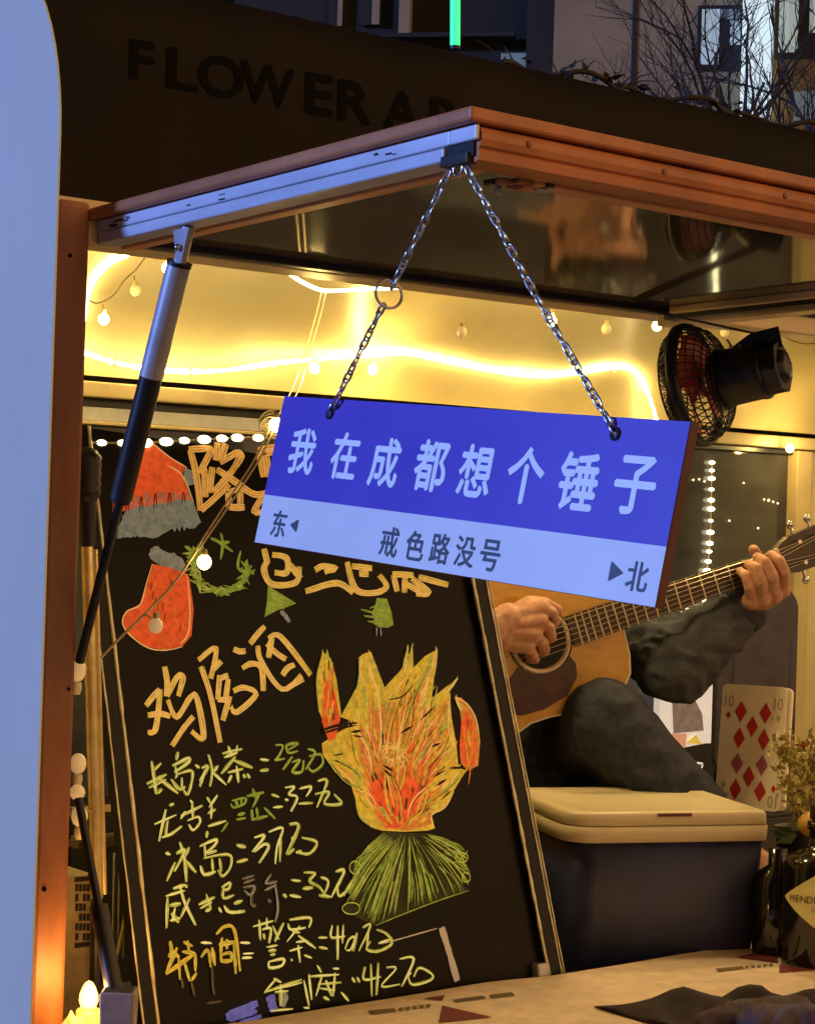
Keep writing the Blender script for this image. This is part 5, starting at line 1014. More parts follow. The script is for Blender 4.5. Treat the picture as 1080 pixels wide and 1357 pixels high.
mb = MB(); dia(0.12, 0.745, 0.04, 0.032, 'cred'); dia(0.89, 0.745, 0.032, 0.034, 'cfaint'); dia(0.12, 0.18, 0.035, 0.034, 'cfaint'); dia(0.89, 0.18, 0.038, 0.034, 'cred'); mb.build('corner_pips', card)
mb = MB()
for u, v, f in ((0.12, 0.86, 1), (0.88, 0.86, 1), (0.12, 0.075, -1), (0.88, 0.075, -1)): text_mesh(mb, '10', kp(u, v, 0.0006), ku * f, kz * f, 0.020, 'cfaint', 0.01, 0.7)
mb.build('corner_numbers', card)

# gin bottle
bc = at(1087, 1180, d=2.80); bz0 = 0.901; br = 0.054
bot = thing('gin_bottle', (bc.x, bc.y, bz0), 'squat black apothecary bottle with a yellow diamond label beside the cool box', 'bottle')
bzt = at(1087, 1128, d=2.80).z
mb = MB(); mb.lathe((bc.x, bc.y, bz0), Z, [(0.0005, 0.0), (br - 0.004, 0.0), (br, 0.005), (br, bzt - bz0 - 0.022), (br - 0.004, bzt - bz0 - 0.010), (br - 0.02, bzt - bz0), (0.020, bzt - bz0 + 0.006), (0.018, bzt - bz0 + 0.03), (0.0215, bzt - bz0 + 0.032), (0.0215, bzt - bz0 + 0.042), (0.0005, bzt - bz0 + 0.043)], 'bottle', 48); mb.build('glass', bot)
mb = MB(); mb.lathe((bc.x, bc.y, bz0), Z, [(0.015, bzt - bz0 + 0.0435), (0.0185, bzt - bz0 + 0.046), (0.0185, bzt - bz0 + 0.066), (0.016, bzt - bz0 + 0.068), (0.0005, bzt - bz0 + 0.068)], 'blackp', 28); mb.build('stopper', bot)
vd = Vector((CAM.x - bc.x, CAM.y - bc.y, 0)).normalized(); vs_ = Vector((-vd.y, vd.x, 0)); lz = at(1086, 1195, d=2.75).z
def lb(a, h, off): th_ = a; return Vector((bc.x, bc.y, 0)) + (vd * math.cos(th_) + vs_ * math.sin(th_)) * (br + off) + Z * (lz + h)
mb = MB(); n = 24; A_ = 1.12; Hh = 0.0415; vs = []
for i in range(n + 1):
    a = -A_ + 2 * A_ * i / n; hh = Hh * (1 - abs(a) / A_) + 0.0002; vs += [lb(a, -hh, 0.0009), lb(a, hh, 0.0009)]
mb.add(vs, [(2 * i, 2 * i + 2, 2 * i + 3, 2 * i + 1) for i in range(n)], 'label', True); mb.build('label', bot)
mb = MB()
sgn = 1 if vs_.dot(RI) > 0 else -1
def curved_text(s, h0, hh, m, a_c, spread):
    tmp = MB(); 
    n_ = len(s)
    for i, ch in enumerate(s):
        a = (a_c + (i - (n_ - 1) / 2) * spread) * sgn; p = lb(a, h0, 0.0016); e = (-(vd) * math.sin(a) + vs_ * math.cos(a)) * sgn
        text_mesh(mb, ch, p, e, Z, hh, m, 0.004, 1.0)
curved_text("HENDRICK'S", 0.0015, 0.0095, 'labelink', 0.0, 0.175); curved_text('GIN', -0.012, 0.006, 'labelfaint', 0.0, 0.16); mb.build('label_lettering', bot)
mb = MB(); mb.lathe((at(1030, 1150, d=2.86).x, at(1030, 1150, d=2.86).y, 0.901), Z, [(0.0005, 0), (0.032, 0), (0.034, 0.004), (0.034, 0.150), (0.028, 0.165), (0.014, 0.175), (0.0135, 0.200), (0.0005, 0.201)], 'bottle', 32)
tag(mb.build('dark_bottle'), 'slim dark bottle squeezed between the cool box and the black bottle', 'bottle')
# dry plant and a fruit in a small pot behind the bottle
plc = at(1062, 1096, d=2.98)
plant = thing('dried_flower_pot', (plc.x, plc.y, 0.90), 'dried yellow flowers with a red leaf in a dark pot above the black bottle', 'plant')
mb = MB(); mb.lathe((plc.x, plc.y, 0.901), Z, [(0.0005, 0), (0.030, 0), (0.040, plc.z - 0.901 - 0.004), (0.042, plc.z - 0.901), (0.036, plc.z - 0.901), (0.034, plc.z - 0.915), (0.0005, plc.z - 0.915)], 'blackp', 28); mb.build('pot', plant)
rr = random.Random(8); stems = MB(); lv = MB(); rl_ = MB()
def leaf(mb, p, d, ln, wd, m):
    d = d.normalized(); s_ = d.cross(Vector((rr.uniform(-1, 1), rr.uniform(-1, 1), rr.uniform(-1, 1)))).normalized(); n_ = d.cross(s_)
    mb.add([p, p + d * ln * 0.4 + s_ * wd + n_ * wd * 0.4, p + d * ln, p + d * ln * 0.4 - s_ * wd + n_ * wd * 0.3], [(0, 1, 2, 3)], m)
for i in range(11):
    tip = at(1060 + rr.uniform(-20, 34), 1000 + rr.uniform(-10, 55), d=2.96 + rr.uniform(-0.05, 0.06)); b = Vector((plc.x + rr.uniform(-0.012, 0.012), plc.y + rr.uniform(-0.012, 0.012), plc.z - 0.01))
    m_ = (b + tip) / 2 + Vector((rr.uniform(-0.01, 0.01), rr.uniform(-0.01, 0.01), 0.01)); pts = smooth_line([b, m_, tip], 5); stems.tube(pts, [0.0022 - 0.0013 * k / len(pts) for k in range(len(pts))], 'stem', 6)
    for k in range(48):
        q = tip + Vector((rr.gauss(0, 0.013), rr.gauss(0, 0.013), rr.gauss(0, 0.014))); leaf(lv, q, Vector((rr.uniform(-1, 1), rr.uniform(-1, 1), rr.uniform(-0.3, 1))), rr.uniform(0.009, 0.020), rr.uniform(0.0025, 0.0055), rr.choice(['leafy', 'leafg', 'leafy']))
    for k in range(7): leaf(lv, pts[rr.randrange(3, len(pts))], Vector((rr.uniform(-1, 1), rr.uniform(-1, 1), 0.3)), 0.018, 0.003, 'leafy')
stems.build('stems', plant); lv.build('leaves', plant)
q = at(1074, 985, d=2.96)
for k in range(9): leaf(rl_, q, Vector((math.cos(k * 0.7), math.sin(k * 0.7), rr.uniform(-0.2, 0.5))), 0.028, 0.006, 'redleaf')
rl_.tube([q, Vector((plc.x, plc.y, plc.z - 0.01))], 0.0014, 'stem', 6); rl_.build('red_flower', plant)
fr_ = at(1075, 1092, d=2.90)
mb = MB(); mb.sphere(fr_, 0.021, 'lemon', 20, (1, 1, 0.9)); mb.build('dried_fruit', plant)
mb = MB(); 
for k in range(5):
    a = 2.4 + k * 0.5; p0 = at(1056, 1106, d=2.88); leaf(mb, p0, RI * math.cos(a) + UP * (0.12 + 0.2 * math.sin(a)) - FW * 0.2, 0.045, 0.008, 'idgreen')
mb.build('dark_leaves', plant)

# padded chair back, poster, city lights and glass tiles behind the player
c = at(1002, 905, d=3.72)
ch = thing('chair', (c.x, c.y, 0.62), 'grey purple canvas chair back behind the player arm', 'chair')
mb = MB(); fwd = Vector((-FW.x, -FW.y, 0)).normalized(); sdv = Vector((RI.x, RI.y, 0)).normalized(); mb.prism(rrect(c, sdv, Z, 0.075, 0.19, 0.05, 8), fwd, 0.05, 'purple'); mb.build('backrest', ch, bevel=0.012, seg=4)
mb = MB(); mb.prism(rrect(c + fwd * 0.006 - Z * 0.03 + sdv * 0.008, sdv, Z, 0.052, 0.14, 0.04, 8), fwd, 0.006, 'purple'); mb.build('cushion', ch, bevel=0.003)
for sg in (-1, 1):
    mb = MB(); b = c + sdv * (0.06 * sg); mb.tube([b - fwd * 0.02 - Z * 0.17, Vector((b.x, b.y, 0.62)) - fwd * 0.02], 0.012, 'blackp', 10); mb.build('leg', ch)
mb = MB(); mb.obox(c - Z * 0.26 + fwd * 0.10, sdv, fwd, Z, 0.10, 0.12, 0.02, 'purple'); mb.build('seat', ch, bevel=0.006)
pA = at(884, 905, y=3.20); pB = at(962, 905, y=3.20); pz0 = at(920, 1052, y=3.20).z; pz1 = at(920, 902, y=3.20).z
post = thing('lit_poster', (pA.x, 3.20, pz0), 'small bright backlit poster leaning low in the back window behind the knee', 'poster')
mb = MB(); mb.box((pA.x - 0.02, 3.203, pz0 - 0.06), (pB.x, 3.222, pz1), 'pwhite'); mb.build('panel', post)
PY = 3.2012
def pquad(name, q, m, off=0.0): 
    mb = MB(); P = [at(x, y, y=PY - off) for x, y in q]; mb.add(P, [tuple(range(len(P)))], m); mb.build(name, post)
pquad('dark_field', [(884, 995), (934, 985), (962, 985), (962, 1062), (884, 1062)], 'pdark', 0.0002)
pquad('picture', [(890, 926), (918, 922), (930, 946), (932, 968), (892, 972)], 'pgrey', 0.0004)
pquad('picture', [(890, 972), (910, 972), (908, 990), (888, 993)], 'pink', 0.0004); pquad('picture', [(908, 985), (922, 973), (929, 986)], 'pyel', 0.0006)
pquad('white_field', [(889, 1006), (906, 1008), (912, 1042), (889, 1034)], 'pwhite', 0.0006)
mb = MB()
for pts in ([(912, 1012), (930, 1012), (928, 1022), (936, 1030)], [(914, 1012), (914, 1036), (930, 1034)], [(918, 1046), (922, 1036), (930, 1042), (924, 1050), (918, 1046)], [(934, 1038), (930, 1052)]):
    mb.tube(smooth_line([at(x, y, y=PY - 0.0015) for x, y in pts], 3), 0.0028, 'pwhite', 4)
mb.build('white_scrawl', post)
mb = MB(); rr = random.Random(4)
cl = thing('city_light_cluster', at(925, 800, y=3.235), 'cluster of blurred warm and blue city lights low in the window behind the forearm', 'string lights', 'string lights in the trailer')
mb.tube(smooth_line([at(x, y, y=3.236) for x, y in ((930, 806), (915, 800), (935, 812), (905, 826), (940, 822), (920, 838))], 5), 0.0012, 'cord', 5); mb.build('wire', cl)  # added wire and bulbs stand in for city lights outside the glass
for i in range(17):
    p = at(rr.uniform(900, 948), rr.uniform(780, 832), y=3.23); mb = MB(); mb.sphere(p, rr.uniform(0.004, 0.010), 'bokehb' if i % 6 == 0 else 'bokeh', 10, (1.3, 0.5, 0.8)); mb.build('bulb', cl)
for i, (px, py) in enumerate(((918, 636), (926, 635), (933, 638), (1012, 662), (1018, 663), (1024, 665), (1030, 667), (966, 690), (1004, 700), (985, 640))):
    p = at(px, py, y=YB + 0.006); mb = MB(); mb.sphere(p, 0.0028 if i != 4 else 0.0036, 'bokeh', 8); mb.build('bulb', cl)
# reflections of lamps in the back glass come from the lamps themselves; a few bulbs hang against it
for (px, py) in ((1046, 594), ):
    pass

# ================================================================== LEFT CORNER: mic stand, glasses, papers, candle, cup
mx = at(120, 760, y=2.035)
mic = thing('microphone_stand', (mx.x, mx.y, 0.901), 'microphone on a brassy upright stand between the post and the menu board', 'microphone stand')
xz = lambda py, px=121: at(px, py, y=2.035)
mb = MB(); mb.tube([xz(722, 116), xz(1190, 129)], 0.0072, 'gold', 16); mb.tube([xz(1190, 129), Vector((xz(1190, 129).x + 0.003, mx.y, 0.908))], 0.0072, 'blackp', 16); mb.build('pole', mic)
mb = MB(); mb.tube([xz(728, 127), xz(1185, 139)], 0.0030, 'gold', 10); mb.build('side_rod', mic)
mb = MB(); mb.tube([xz(664, 116), xz(724, 117)], [0.011, 0.009], 'blackp', 16); mb.build('grip', mic)
mb = MB(); c = xz(630, 116); dz = Z; mb.lathe(c - Z * 0.03, Z, [(0.011, 0.0)] + [(0.0155 + 0.0012 * (i % 2), 0.006 + i * 0.005) for i in range(10)] + [(0.010, 0.060), (0.0005, 0.064)], 'blackp', 24); mb.build('head', mic)
mb = MB(); mb.lathe((xz(1190, 129).x + 0.003, mx.y + 0.012, 0.9005), Z, [(0.0005, 0), (0.040, 0), (0.040, 0.008), (0.012, 0.016), (0.0005, 0.017)], 'blackp', 28); mb.build('base', mic)
for i, (px, py, lbl) in enumerate(((103, 890, 'small pale knob light on the post just below the long strut'), (104, 1012, 'small pale knob light halfway down the window post'), (106, 1082, 'small pale knob light on the post above the short strut'))):
    p = at(px, py, y=1.985); mb = MB(); mb.sphere(p, 0.0095, 'bulboff', 16, (1, 1, 1.25)); mb.lathe(p - Z * 0.012, -Z, [(0.005, 0), (0.006, 0.006), (0.004, 0.014), (0.0004, 0.014)], 'ivory', 12); mb.tube([p + Z * 0.006 - X * 0.012, Vector((1.0485, 1.985, p.z + 0.006))], 0.004, 'cordd', 8)
    tag(mb.build('knob_light'), lbl, 'light', 'unlit knob lights on the post')
# printed paper pack and shelf bits
pz = at(105, 1255, y=2.10); p1 = at(150, 1150, y=2.10)
pk = thing('printed_pack', (pz.x, 2.10, pz.z), 'brown printed paper pack on the counter behind the post', 'package')
mb = MB(); mb.box((at(70, 1260, y=2.10).x, 2.10, 0.901), (at(122, 1255, y=2.10).x, 2.17, at(110, 1160, y=2.10).z), 'newsp'); mb.build('box', pk, bevel=0.001)
mb = MB()
for r in range(6):
    for c_ in range(4):
        a = at(101 + c_ * 5, 1172 + r * 13, y=2.0985); b = at(104.4 + c_ * 5, 1181 + r * 13, y=2.0985)
        if rnd.random() < 0.8: mb.box((a.x, 2.0985, b.z), (b.x, 2.0995, a.z), 'dark')
for z_ in (1163, 1250): a = at(100, z_, y=2.0985); b = at(121, z_ + 4, y=2.0985); mb.box((a.x, 2.0985, b.z), (b.x, 2.0995, a.z), 'dark')
mb.build('print_blocks', pk)
sh = thing('wire_rack', at(150, 1100, y=2.30), 'dark wire rack with wooden slats behind the stand pole', 'rack')
mb = MB()
for py in (1078, 1117): a = at(90, py, y=2.3); b = at(200, py + 6, y=2.3); mb.bar(a, Vector((b.x, b.y, a.z)), Y, Z, 0.03, 0.0035, 'wood')
mb.build('slats', sh)
mb = MB()
for px in (152, 159, 166): mb.tube([at(px, 1130, y=2.28), at(px - 2, 1270, y=2.28)], 0.002, 'steel', 8)
mb.tube([at(160, 1150, y=2.27), at(166, 1215, y=2.27), at(154, 1275, y=2.27)], 0.0022, 'gold', 8); mb.build('wires', sh)
mb = MB()
for px in (92, 190): a = at(px, 1070, y=2.31); mb.tube([a, Vector((a.x, a.y, 0.9))], 0.004, 'blackp', 8)
mb.build('uprights', sh)
# candle lamp and cup
cp = at(118, 1325, y=1.915); cz0 = ZS + 0.001
candle = thing('candle_lamp', (cp.x, cp.y, cz0), 'lit amber candle lamp glowing at the foot of the window post', 'candle')
plz = cp.z
mb = MB(); mb.lathe((cp.x, cp.y, cz0), Z, [(0.0004, 0), (0.013, 0), (0.0145, 0.003), (0.0135, max(0.012, plz - cz0 - 0.012)), (0.012, max(0.014, plz - cz0 - 0.010)), (0.0004, max(0.014, plz - cz0 - 0.011))], 'wax', 20); mb.build('glass', candle)
mb = MB(); mb.lathe((cp.x, cp.y, max(plz - 0.010, cz0 + 0.013)), Z, [(0.0004, 0), (0.008, 0.002), (0.0105, 0.009), (0.0100, 0.016), (0.0070, 0.024), (0.004, 0.029), (0.0003, 0.031)], 'flame', 18); mb.build('flame', candle)
plight((cp.x - 0.012, cp.y - 0.030, plz + 0.015), 0.26, (1.0, 0.50, 0.12), 0.012)
cq = at(158, 1340, y=1.86)
cupt = thing('grey_cup', (cq.x, cq.y, ZS), 'squarish grey cup standing beside the candle lamp', 'cup')
mb = MB(); zt_ = at(158, 1311, y=1.86).z; mb.hexa([Vector((cq.x, cq.y, ZS)) + sdv * a + fwd * b + Z * z for z, k_ in ((0.001, 0.85), (zt_ - ZS, 1.0)) for a, b in ((-0.019 * k_, -0.019 * k_), (0.019 * k_, -0.019 * k_), (0.019 * k_, 0.019 * k_), (-0.019 * k_, 0.019 * k_))], 'cup'); mb.build('body', cupt, bevel=0.003)
mb = MB(); e1 = Vector((cq.x, cq.y, zt_ - 0.0028)); mb.obox(e1 + Z * 0.003, sdv, fwd, Z, 0.0155, 0.0155, 0.0004, 'dark'); mb.build('filling', cupt)
tp = at(104, 1335, y=1.895)
mb = MB(); P = []
for i in range(9):
    for j in range(7):
        u, v = i / 8 - 0.5, j / 6; P.append(Vector((tp.x + u * 0.050, tp.y + 0.012 + 0.004 * math.sin(i * 1.7 + j), ZS + 0.001 + v * 0.062 * (1 - 0.35 * abs(u) * 2) + 0.003 * math.sin(i * 2.3))) + Y * (0.006 * math.sin(j * 1.1)))
mb.add(P, [(i * 7 + j, i * 7 + j + 1, (i + 1) * 7 + j + 1, (i + 1) * 7 + j) for i in range(8) for j in range(6)], 'tan', True); o = mb.build('paper_napkin'); sdm = o.modifiers.new('t', 'SOLIDIFY'); sdm.thickness = 0.0012
tag(o, 'crumpled tan paper napkin standing behind the candle lamp', 'napkin')

# ================================================================== TABLECLOTH
def ch_(x, y):
    return ZS - 0.004 + 0.0022 * (1 + noise.noise(Vector((x * 5, y * 9, 1)))) + 0.0034 * math.sin(16 * (x * 0.55 + y * 1.2) + 3 * noise.noise(Vector((x * 4, y * 4, 5)))) * max(0, noise.noise(Vector((x * 2.2, y * 2.2, 9))) + 0.2)
mb = MB(); nx_, ny_ = 150, 48; xa, xb, ya, yb = 1.075, XE - 0.02, 1.285, YW + 0.028; P = []
for i in range(nx_ + 1):
    for j in range(ny_ + 1):
        x = lerp(xa, xb, i / nx_); y = lerp(ya, yb, j / ny_); P.append((x, y, ch_(x, y)))
for i in range(nx_ + 1):                      # hem hanging over the front edge
    for j in range(8):
        x = lerp(xa, xb, i / nx_); P.append((x, ya - 0.006 - 0.010 * abs(math.sin(x * 17)) * j / 7, ch_(x, ya) - 0.004 - j * 0.026))
fs = [(i * (ny_ + 1) + j, (i + 1) * (ny_ + 1) + j, (i + 1) * (ny_ + 1) + j + 1, i * (ny_ + 1) + j + 1) for i in range(nx_) for j in range(ny_)]
o0 = (nx_ + 1) * (ny_ + 1)
fs += [(o0 + i * 8 + j, o0 + i * 8 + j + 1, o0 + (i + 1) * 8 + j + 1, o0 + (i + 1) * 8 + j) for i in range(nx_) for j in range(7)]
fs += [(i * (ny_ + 1), o0 + i * 8, o0 + (i + 1) * 8, (i + 1) * (ny_ + 1)) for i in range(nx_)]
mb.add(P, fs, 'cloth', True); tcl = mb.build('tablecloth'); tag(tcl, 'kraft coloured tablecloth with maroon triangles spread over the serving shelf', 'tablecloth')
def decal(mb, pts, m, off=0.0012, n=10):
    """flat print: a fan of the outline, lifted to follow the cloth"""
    Q_ = [at(x, y, z=ZS - 0.001) for x, y in pts]; c = sum(Q_, Vector()) / len(Q_); vs = []; k = len(Q_)
    E2 = []
    for i in range(k):
        for s_ in range(6): E2.append(lerp(Q_[i], Q_[(i + 1) % k], s_ / 6))
    kk = len(E2)
    for r in range(1, 7):
        for p in E2: q = lerp(c, p, r / 6); vs.append(Vector((q.x, q.y, ch_(q.x, q.y) + off)))
    vs.append(Vector((c.x, c.y, ch_(c.x, c.y) + off)))
    fs = [(r * kk + i, r * kk + (i + 1) % kk, (r + 1) * kk + (i + 1) % kk, (r + 1) * kk + i) for r in range(5) for i in range(kk)] + [(6 * kk, i, (i + 1) % kk) for i in range(kk)]
    mb.add(vs, fs, m)
for tri in ([(973, 1269), (1030, 1258), (1030, 1277)], [(1032, 1280), (1085, 1286), (1032, 1291)], [(586, 1334), (652, 1347), (581, 1354)], [(560, 1325), (590, 1321), (586, 1328)]):
    mb = MB(); decal(mb, tri, 'prints'); mb.build('triangle_print', tcl)
mb = MB(); decal(mb, [(947, 1284), (984, 1281), (985, 1285), (952, 1288)], 'printo')
for i in range(5): decal(mb, [(986 + i * 8, 1281.5 - i * 0.7), (992 + i * 8, 1280.8 - i * 0.7), (991 + i * 8, 1284.5 - i * 0.7), (987 + i * 8, 1285 - i * 0.7)], 'printo')
decal(mb, [(487, 1340), (523, 1337), (525, 1341), (492, 1345)], 'printo'); decal(mb, [(600, 1327), (640, 1322), (645, 1325), (604, 1330)], 'printo'); decal(mb, [(648, 1321), (678, 1317), (682, 1321), (650, 1325)], 'printo')
for i in range(5): decal(mb, [(528 + i * 9, 1337 - i), (535 + i * 9, 1336 - i), (534 + i * 9, 1340 - i), (529 + i * 9, 1340.5 - i)], 'printo')
for i, ch2 in enumerate('COLLE'):
    c = at(1044 + i * 8.6, 1280 - i * 1.3, z=ZS); c.z = ch_(c.x, c.y) + 0.0016; text_mesh(mb, ch2, c, X, Y, 0.030, 'printo', 0.02, 0.5)
mb.build('lettering', tcl)
# dark patterned cloths heaped on the shelf corner
def heap(name, label, outline, hfun, m, cat):
    Q_ = [at(x, y, z=ZS + 0.002) for x, y in outline]
    xs = [q.x for q in Q_]; ys = [q.y for q in Q_]; poly2 = [(q.x, q.y) for q in Q_]
    return Q_
dk = thing('folded_cloth', at(900, 1350, z=ZS), 'dark maroon cloth folded in peaks on the tablecloth corner', 'cloth')
mb = MB(); rows = 14; cols = 46; P = []
ridge = [(815, 1339), (850, 1332), (878, 1322), (903, 1307), (922, 1313), (948, 1326), (966, 1328), (979, 1316), (989, 1305), (1006, 1311), (1040, 1327), (1062, 1322), (1080, 1312), (1130, 1306)]
def rid(px):
    for i in range(len(ridge) - 1):
        if ridge[i][0] <= px <= ridge[i + 1][0]:
            t = (px - ridge[i][0]) / (ridge[i + 1][0] - ridge[i][0]); return lerp(ridge[i][1], ridge[i + 1][1], t)
    return 1315
for i in range(cols + 1):
    px = lerp(815, 1125, i / cols); yr = rid(px); base = at(px, 1342 - (px - 815) * 0.05, z=ZS); yb0 = base.y
    pk_ = at(px, yr, y=yb0)                      # ridge stands above the cloth at that line
    h = max(0.003, pk_.z - ZS)
    for j in range(rows + 1):
        t = j / rows; y = yb0 + 0.035 - t * 0.26; prof_ = math.exp(-((t - 0.135) / 0.12) ** 2) if t < 0.135 else max(0.22, math.exp(-((t - 0.135) / 0.30) ** 2))
        z = ch_(base.x, y) + 0.003 + h * prof_ * (1 if j else 0) + (0.004 * math.sin(i * 0.9 + j * 1.3) if t > 0.2 else 0)
        P.append((base.x + 0.1 * (yb0 - y), y, z))
mb.add(P, [(i * (rows + 1) + j, (i + 1) * (rows + 1) + j, (i + 1) * (rows + 1) + j + 1, i * (rows + 1) + j + 1) for i in range(cols) for j in range(rows)], 'darkcloth', True); o = mb.build('fabric', dk); sdm = o.modifiers.new('t', 'SOLIDIFY'); sdm.thickness = 0.002
gq = at(1015, 1352, z=ZS + 0.02)
gc = blob('knitted_scarf', [(at(930, 1352, z=ZS + 0.012), at(985, 1344, z=ZS + 0.014), 0.010, 0.020), (at(985, 1344, z=ZS + 0.014), at(1055, 1342, z=ZS + 0.014), 0.020, 0.022), (at(1000, 1356, z=ZS + 0.012), at(1070, 1354, z=ZS + 0.012), 0.022, 0.022)], 0.004, 'greycloth', None, 4, 0.005, 30)
tag(gc, 'rumpled grey and maroon knitted scarf lying in front of the dark cloth', 'scarf')

# ================================================================== BACKGROUND BEYOND THE ROOF
bd = 38.0
bx = at(640, 60, d=bd); bq = at(800, 60, d=bd)
br_ = Vector((RI.x, RI.y, 0)).normalized(); bf = Vector((-FW.x, -FW.y, 0)).normalized()
ang = 0.16; ux = (br_ * math.cos(ang) + bf * math.sin(ang)).normalized(); un = (bf * math.cos(ang) - br_ * math.sin(ang)).normalized()
O_ = at(800, 60, d=bd); bo = Vector((O_.x, O_.y, 0))
bg = lambda px, py, off=0.0: on(px, py, bo + un * off, un)
bldg = thing('office_building', bo, 'grey concrete building with lit windows and a glowing white column behind the trailer', 'building')
mb = MB()
def bbox(px0_, py0_, px1_, py1_, o0_, o1_, m):
    a = bg(px0_, py0_, 0); b = bg(px1_, py1_, 0); ua = (a - bo).dot(ux); ub = (b - bo).dot(ux); za = min(a.z, b.z); zb_ = max(a.z, b.z)
    mb.obox(bo + ux * ((ua + ub) / 2) + un * ((o0_ + o1_) / 2) + Z * ((za + zb_) / 2), ux, un, Z, abs(ub - ua) / 2, (o1_ - o0_) / 2, (zb_ - za) / 2, m)
a = bg(735, 0); b = bg(1250, 0); ua = (a - bo).dot(ux); ub = (b - bo).dot(ux)
mb.obox(bo + ux * ((ua + ub) / 2) - un * 3 + Z * 8, ux, un, Z, (ub - ua) / 2, 3, 8, 'concrete'); mb.build('wall', bldg)
mb = MB(); a2 = bg(300, 0); uc = (a2 - bo).dot(ux); mb.obox(bo + ux * ((uc + ua) / 2) - un * 3.6 + Z * 8, ux, un, Z, (ua - uc) / 2 - 0.01, 3, 8, 'facdark'); mb.build('recessed_wall', bldg)
for (x0_, y0_, x1_, y1_) in ((925, 8, 984, 94), (1028, -20, 1090, 78)):
    mb = MB(); bbox(x0_, y0_, x1_, y1_, -0.05, 0.04, 'winframe'); wo = mb.build('window', bldg)
    mb = MB(); bbox(x0_ + 5, y0_ + 5, x0_ + (x1_ - x0_) * 0.45, y1_ - 8, 0.041, 0.05, 'curtain'); setpar(mb.build('pane'), wo)
    mb = MB(); bbox(x0_ + (x1_ - x0_) * 0.50, y0_ + 5, x1_ - 4, y0_ + 18, 0.041, 0.05, 'winblue'); bbox(x0_ + (x1_ - x0_) * 0.72, y0_ + 20, x1_ - 4, y1_ - 34, 0.041, 0.05, 'curtain'); setpar(mb.build('pane'), wo)
mb = MB(); bbox(986, -60, 1020, 175, 0.06, 0.5, 'litcol'); mb.build('lit_column', bldg)
mb = MB(); bbox(1052, 122, 1110, 160, 0.01, 0.05, 'winblue'); mb.build('window', bldg)
for (x0_, y0_, x1_, y1_) in ((660, 62, 726, 98), (470, -20, 500, 24), (430, -20, 450, 26)):
    mb = MB(); bbox(x0_, y0_, x1_, y1_, -0.55, -0.50, 'winblue' if x0_ > 600 else 'facdark'); wo = mb.build('window', bldg)
    mb = MB(); bbox(x0_ + (x1_ - x0_) * 0.6, y0_ + 2, x1_ - 3, y1_, -0.49, -0.47, 'curtain' if x0_ > 600 else 'concrete'); setpar(mb.build('pane'), wo)
mb = MB(); bbox(700, -40, 745, 100, -0.3, -0.02, 'facdark'); bbox(528, -40, 540, 40, -0.5, -0.2, 'concrete'); bbox(505, 40, 680, 44, -0.5, -0.2, 'facdark'); bbox(840, -40, 842, 130, 0.0, 0.02, 'facdark'); mb.build('pilaster', bldg)
mb = MB(); p = at(603, 61, d=30); q = at(603.6, -120, d=30); mb.tube([p, lerp(p, q, 0.19)], 0.078, 'green', 12); mb.tube([lerp(p, q, 0.195), q], 0.078, 'green', 12)
nl = thing('neon_tube', p, 'bright green vertical neon tube against the dark facade', 'neon light'); mb.build('tube', nl)
mb = MB(); mb.tube([p + bf * -0.12, q + bf * -0.12], 0.03, 'winframe', 8); mb.tube([p, p - Z * 0.05], 0.085, 'winframe', 12); mb.build('mount', nl)
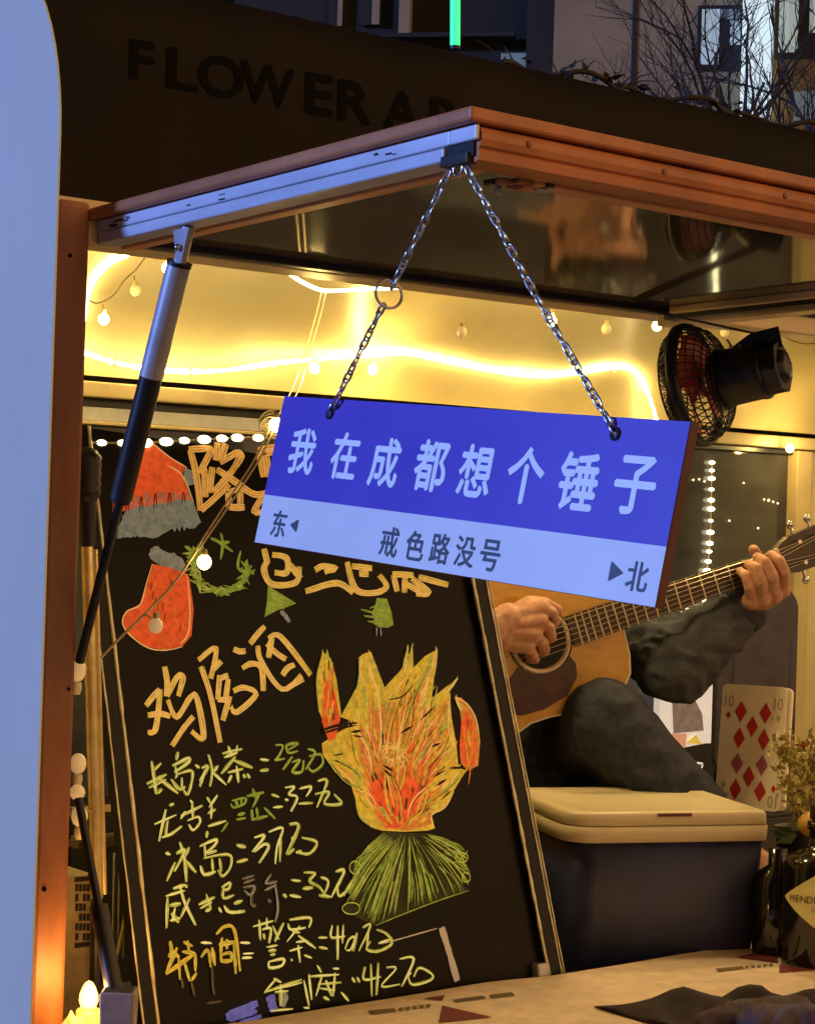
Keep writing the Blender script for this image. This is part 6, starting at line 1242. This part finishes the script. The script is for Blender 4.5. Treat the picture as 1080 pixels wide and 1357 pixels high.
# bare trees
def bare_tree(label, base, d, seed, lean_):
    rr = random.Random(seed); t = thing('bare_tree', Vector((base.x, base.y, 0)), label, 'tree', 'bare trees behind the trailer'); tr = MB(); br2 = MB()
    def grow(mb, p, dr, ln, r, lv_):
        pts = [p]; q = p.copy(); dd = dr.copy()
        for i in range(4):
            dd = (dd + Vector((rr.uniform(-1, 1), rr.uniform(-1, 1), rr.uniform(-0.5, 0.8))) * 0.22).normalized(); q = q + dd * (ln / 4); pts.append(q.copy())
        mb.tube(pts, [r * (1 - 0.5 * i / 4) for i in range(5)], 'bark', 6 if lv_ > 1 else 4)
        if lv_ <= 0: return
        for k in range(3 if lv_ > 1 else 4):
            b = pts[rr.choice((2, 3, 4))]; nd = (dd + Vector((rr.uniform(-1, 1), rr.uniform(-1, 1), rr.uniform(-0.35, 0.8))) * 0.85).normalized(); grow(br2, b, nd, ln * rr.uniform(0.55, 0.8), r * 0.5, lv_ - 1)
    grow(tr, Vector((base.x, base.y, 0)), (Z + lean_).normalized(), 3.0, 0.10, 0); top_ = Vector(tr.v[-1]) if False else Vector((base.x, base.y, 0)) + (Z + lean_).normalized() * 2.9
    for k in range(5): a = k * 1.26 + rr.random(); grow(br2, top_ - Z * rr.uniform(0, 0.5), (Z * 1.0 + Vector((math.cos(a), math.sin(a), 0)) * 0.75).normalized(), 1.5, 0.045, 4)
    tr.build('trunk', t); br2.build('branches', t); return t
for px, d, sd_, lb_ in ((985, 15, 3, 'bare leafless tree in front of the lit white column'), (1090, 13, 9, 'bare leafless tree with branches crossing the far window'), (745, 19, 5, 'bare leafless tree before the dark part of the facade'), (620, 22, 14, 'bare leafless tree behind the green neon tube')):
    bare_tree(lb_, at(px, 700, d=d), d, sd_, Vector((rnd.uniform(-0.1, 0.1), 0, 0)))
# dry vine lying along the roof edge
vn = thing('dry_vine', (2.1, YW + 0.1, 2.19), 'dry dark vine with curled leaves along the trailer roof edge', 'vine')
rr = random.Random(31); st_ = MB(); lf = MB(); P = []
for i in range(40): x = 1.72 + i * 0.035; P.append(Vector((x, YW + 0.085 + 0.02 * math.sin(i), 2.190 + 0.007 * math.sin(i * 1.9) + 0.006 * rr.random())))
st_.tube(smooth_line(P, 3), 0.004, 'bark', 5)
for i in range(60):
    p = P[rr.randrange(len(P))]; d = Vector((rr.uniform(-1, 1), rr.uniform(-0.6, 0.6), rr.uniform(0.1, 0.9))).normalized(); ln = rr.uniform(0.015, 0.05)
    st_.tube([p, p + d * ln * 0.5 + Z * 0.004, p + d * ln], [0.0014, 0.0011, 0.0006], 'bark', 4)
for i in range(110):
    p = P[rr.randrange(len(P))] + Vector((rr.gauss(0, 0.015), rr.gauss(0, 0.012), rr.gauss(0.004, 0.007))); leaf(lf, p, Vector((rr.uniform(-1, 1), rr.uniform(-1, 1), rr.uniform(-0.4, 0.6))), rr.uniform(0.012, 0.026), rr.uniform(0.004, 0.008), 'dryleaf')
st_.build('stem', vn); lf.build('leaves', vn)
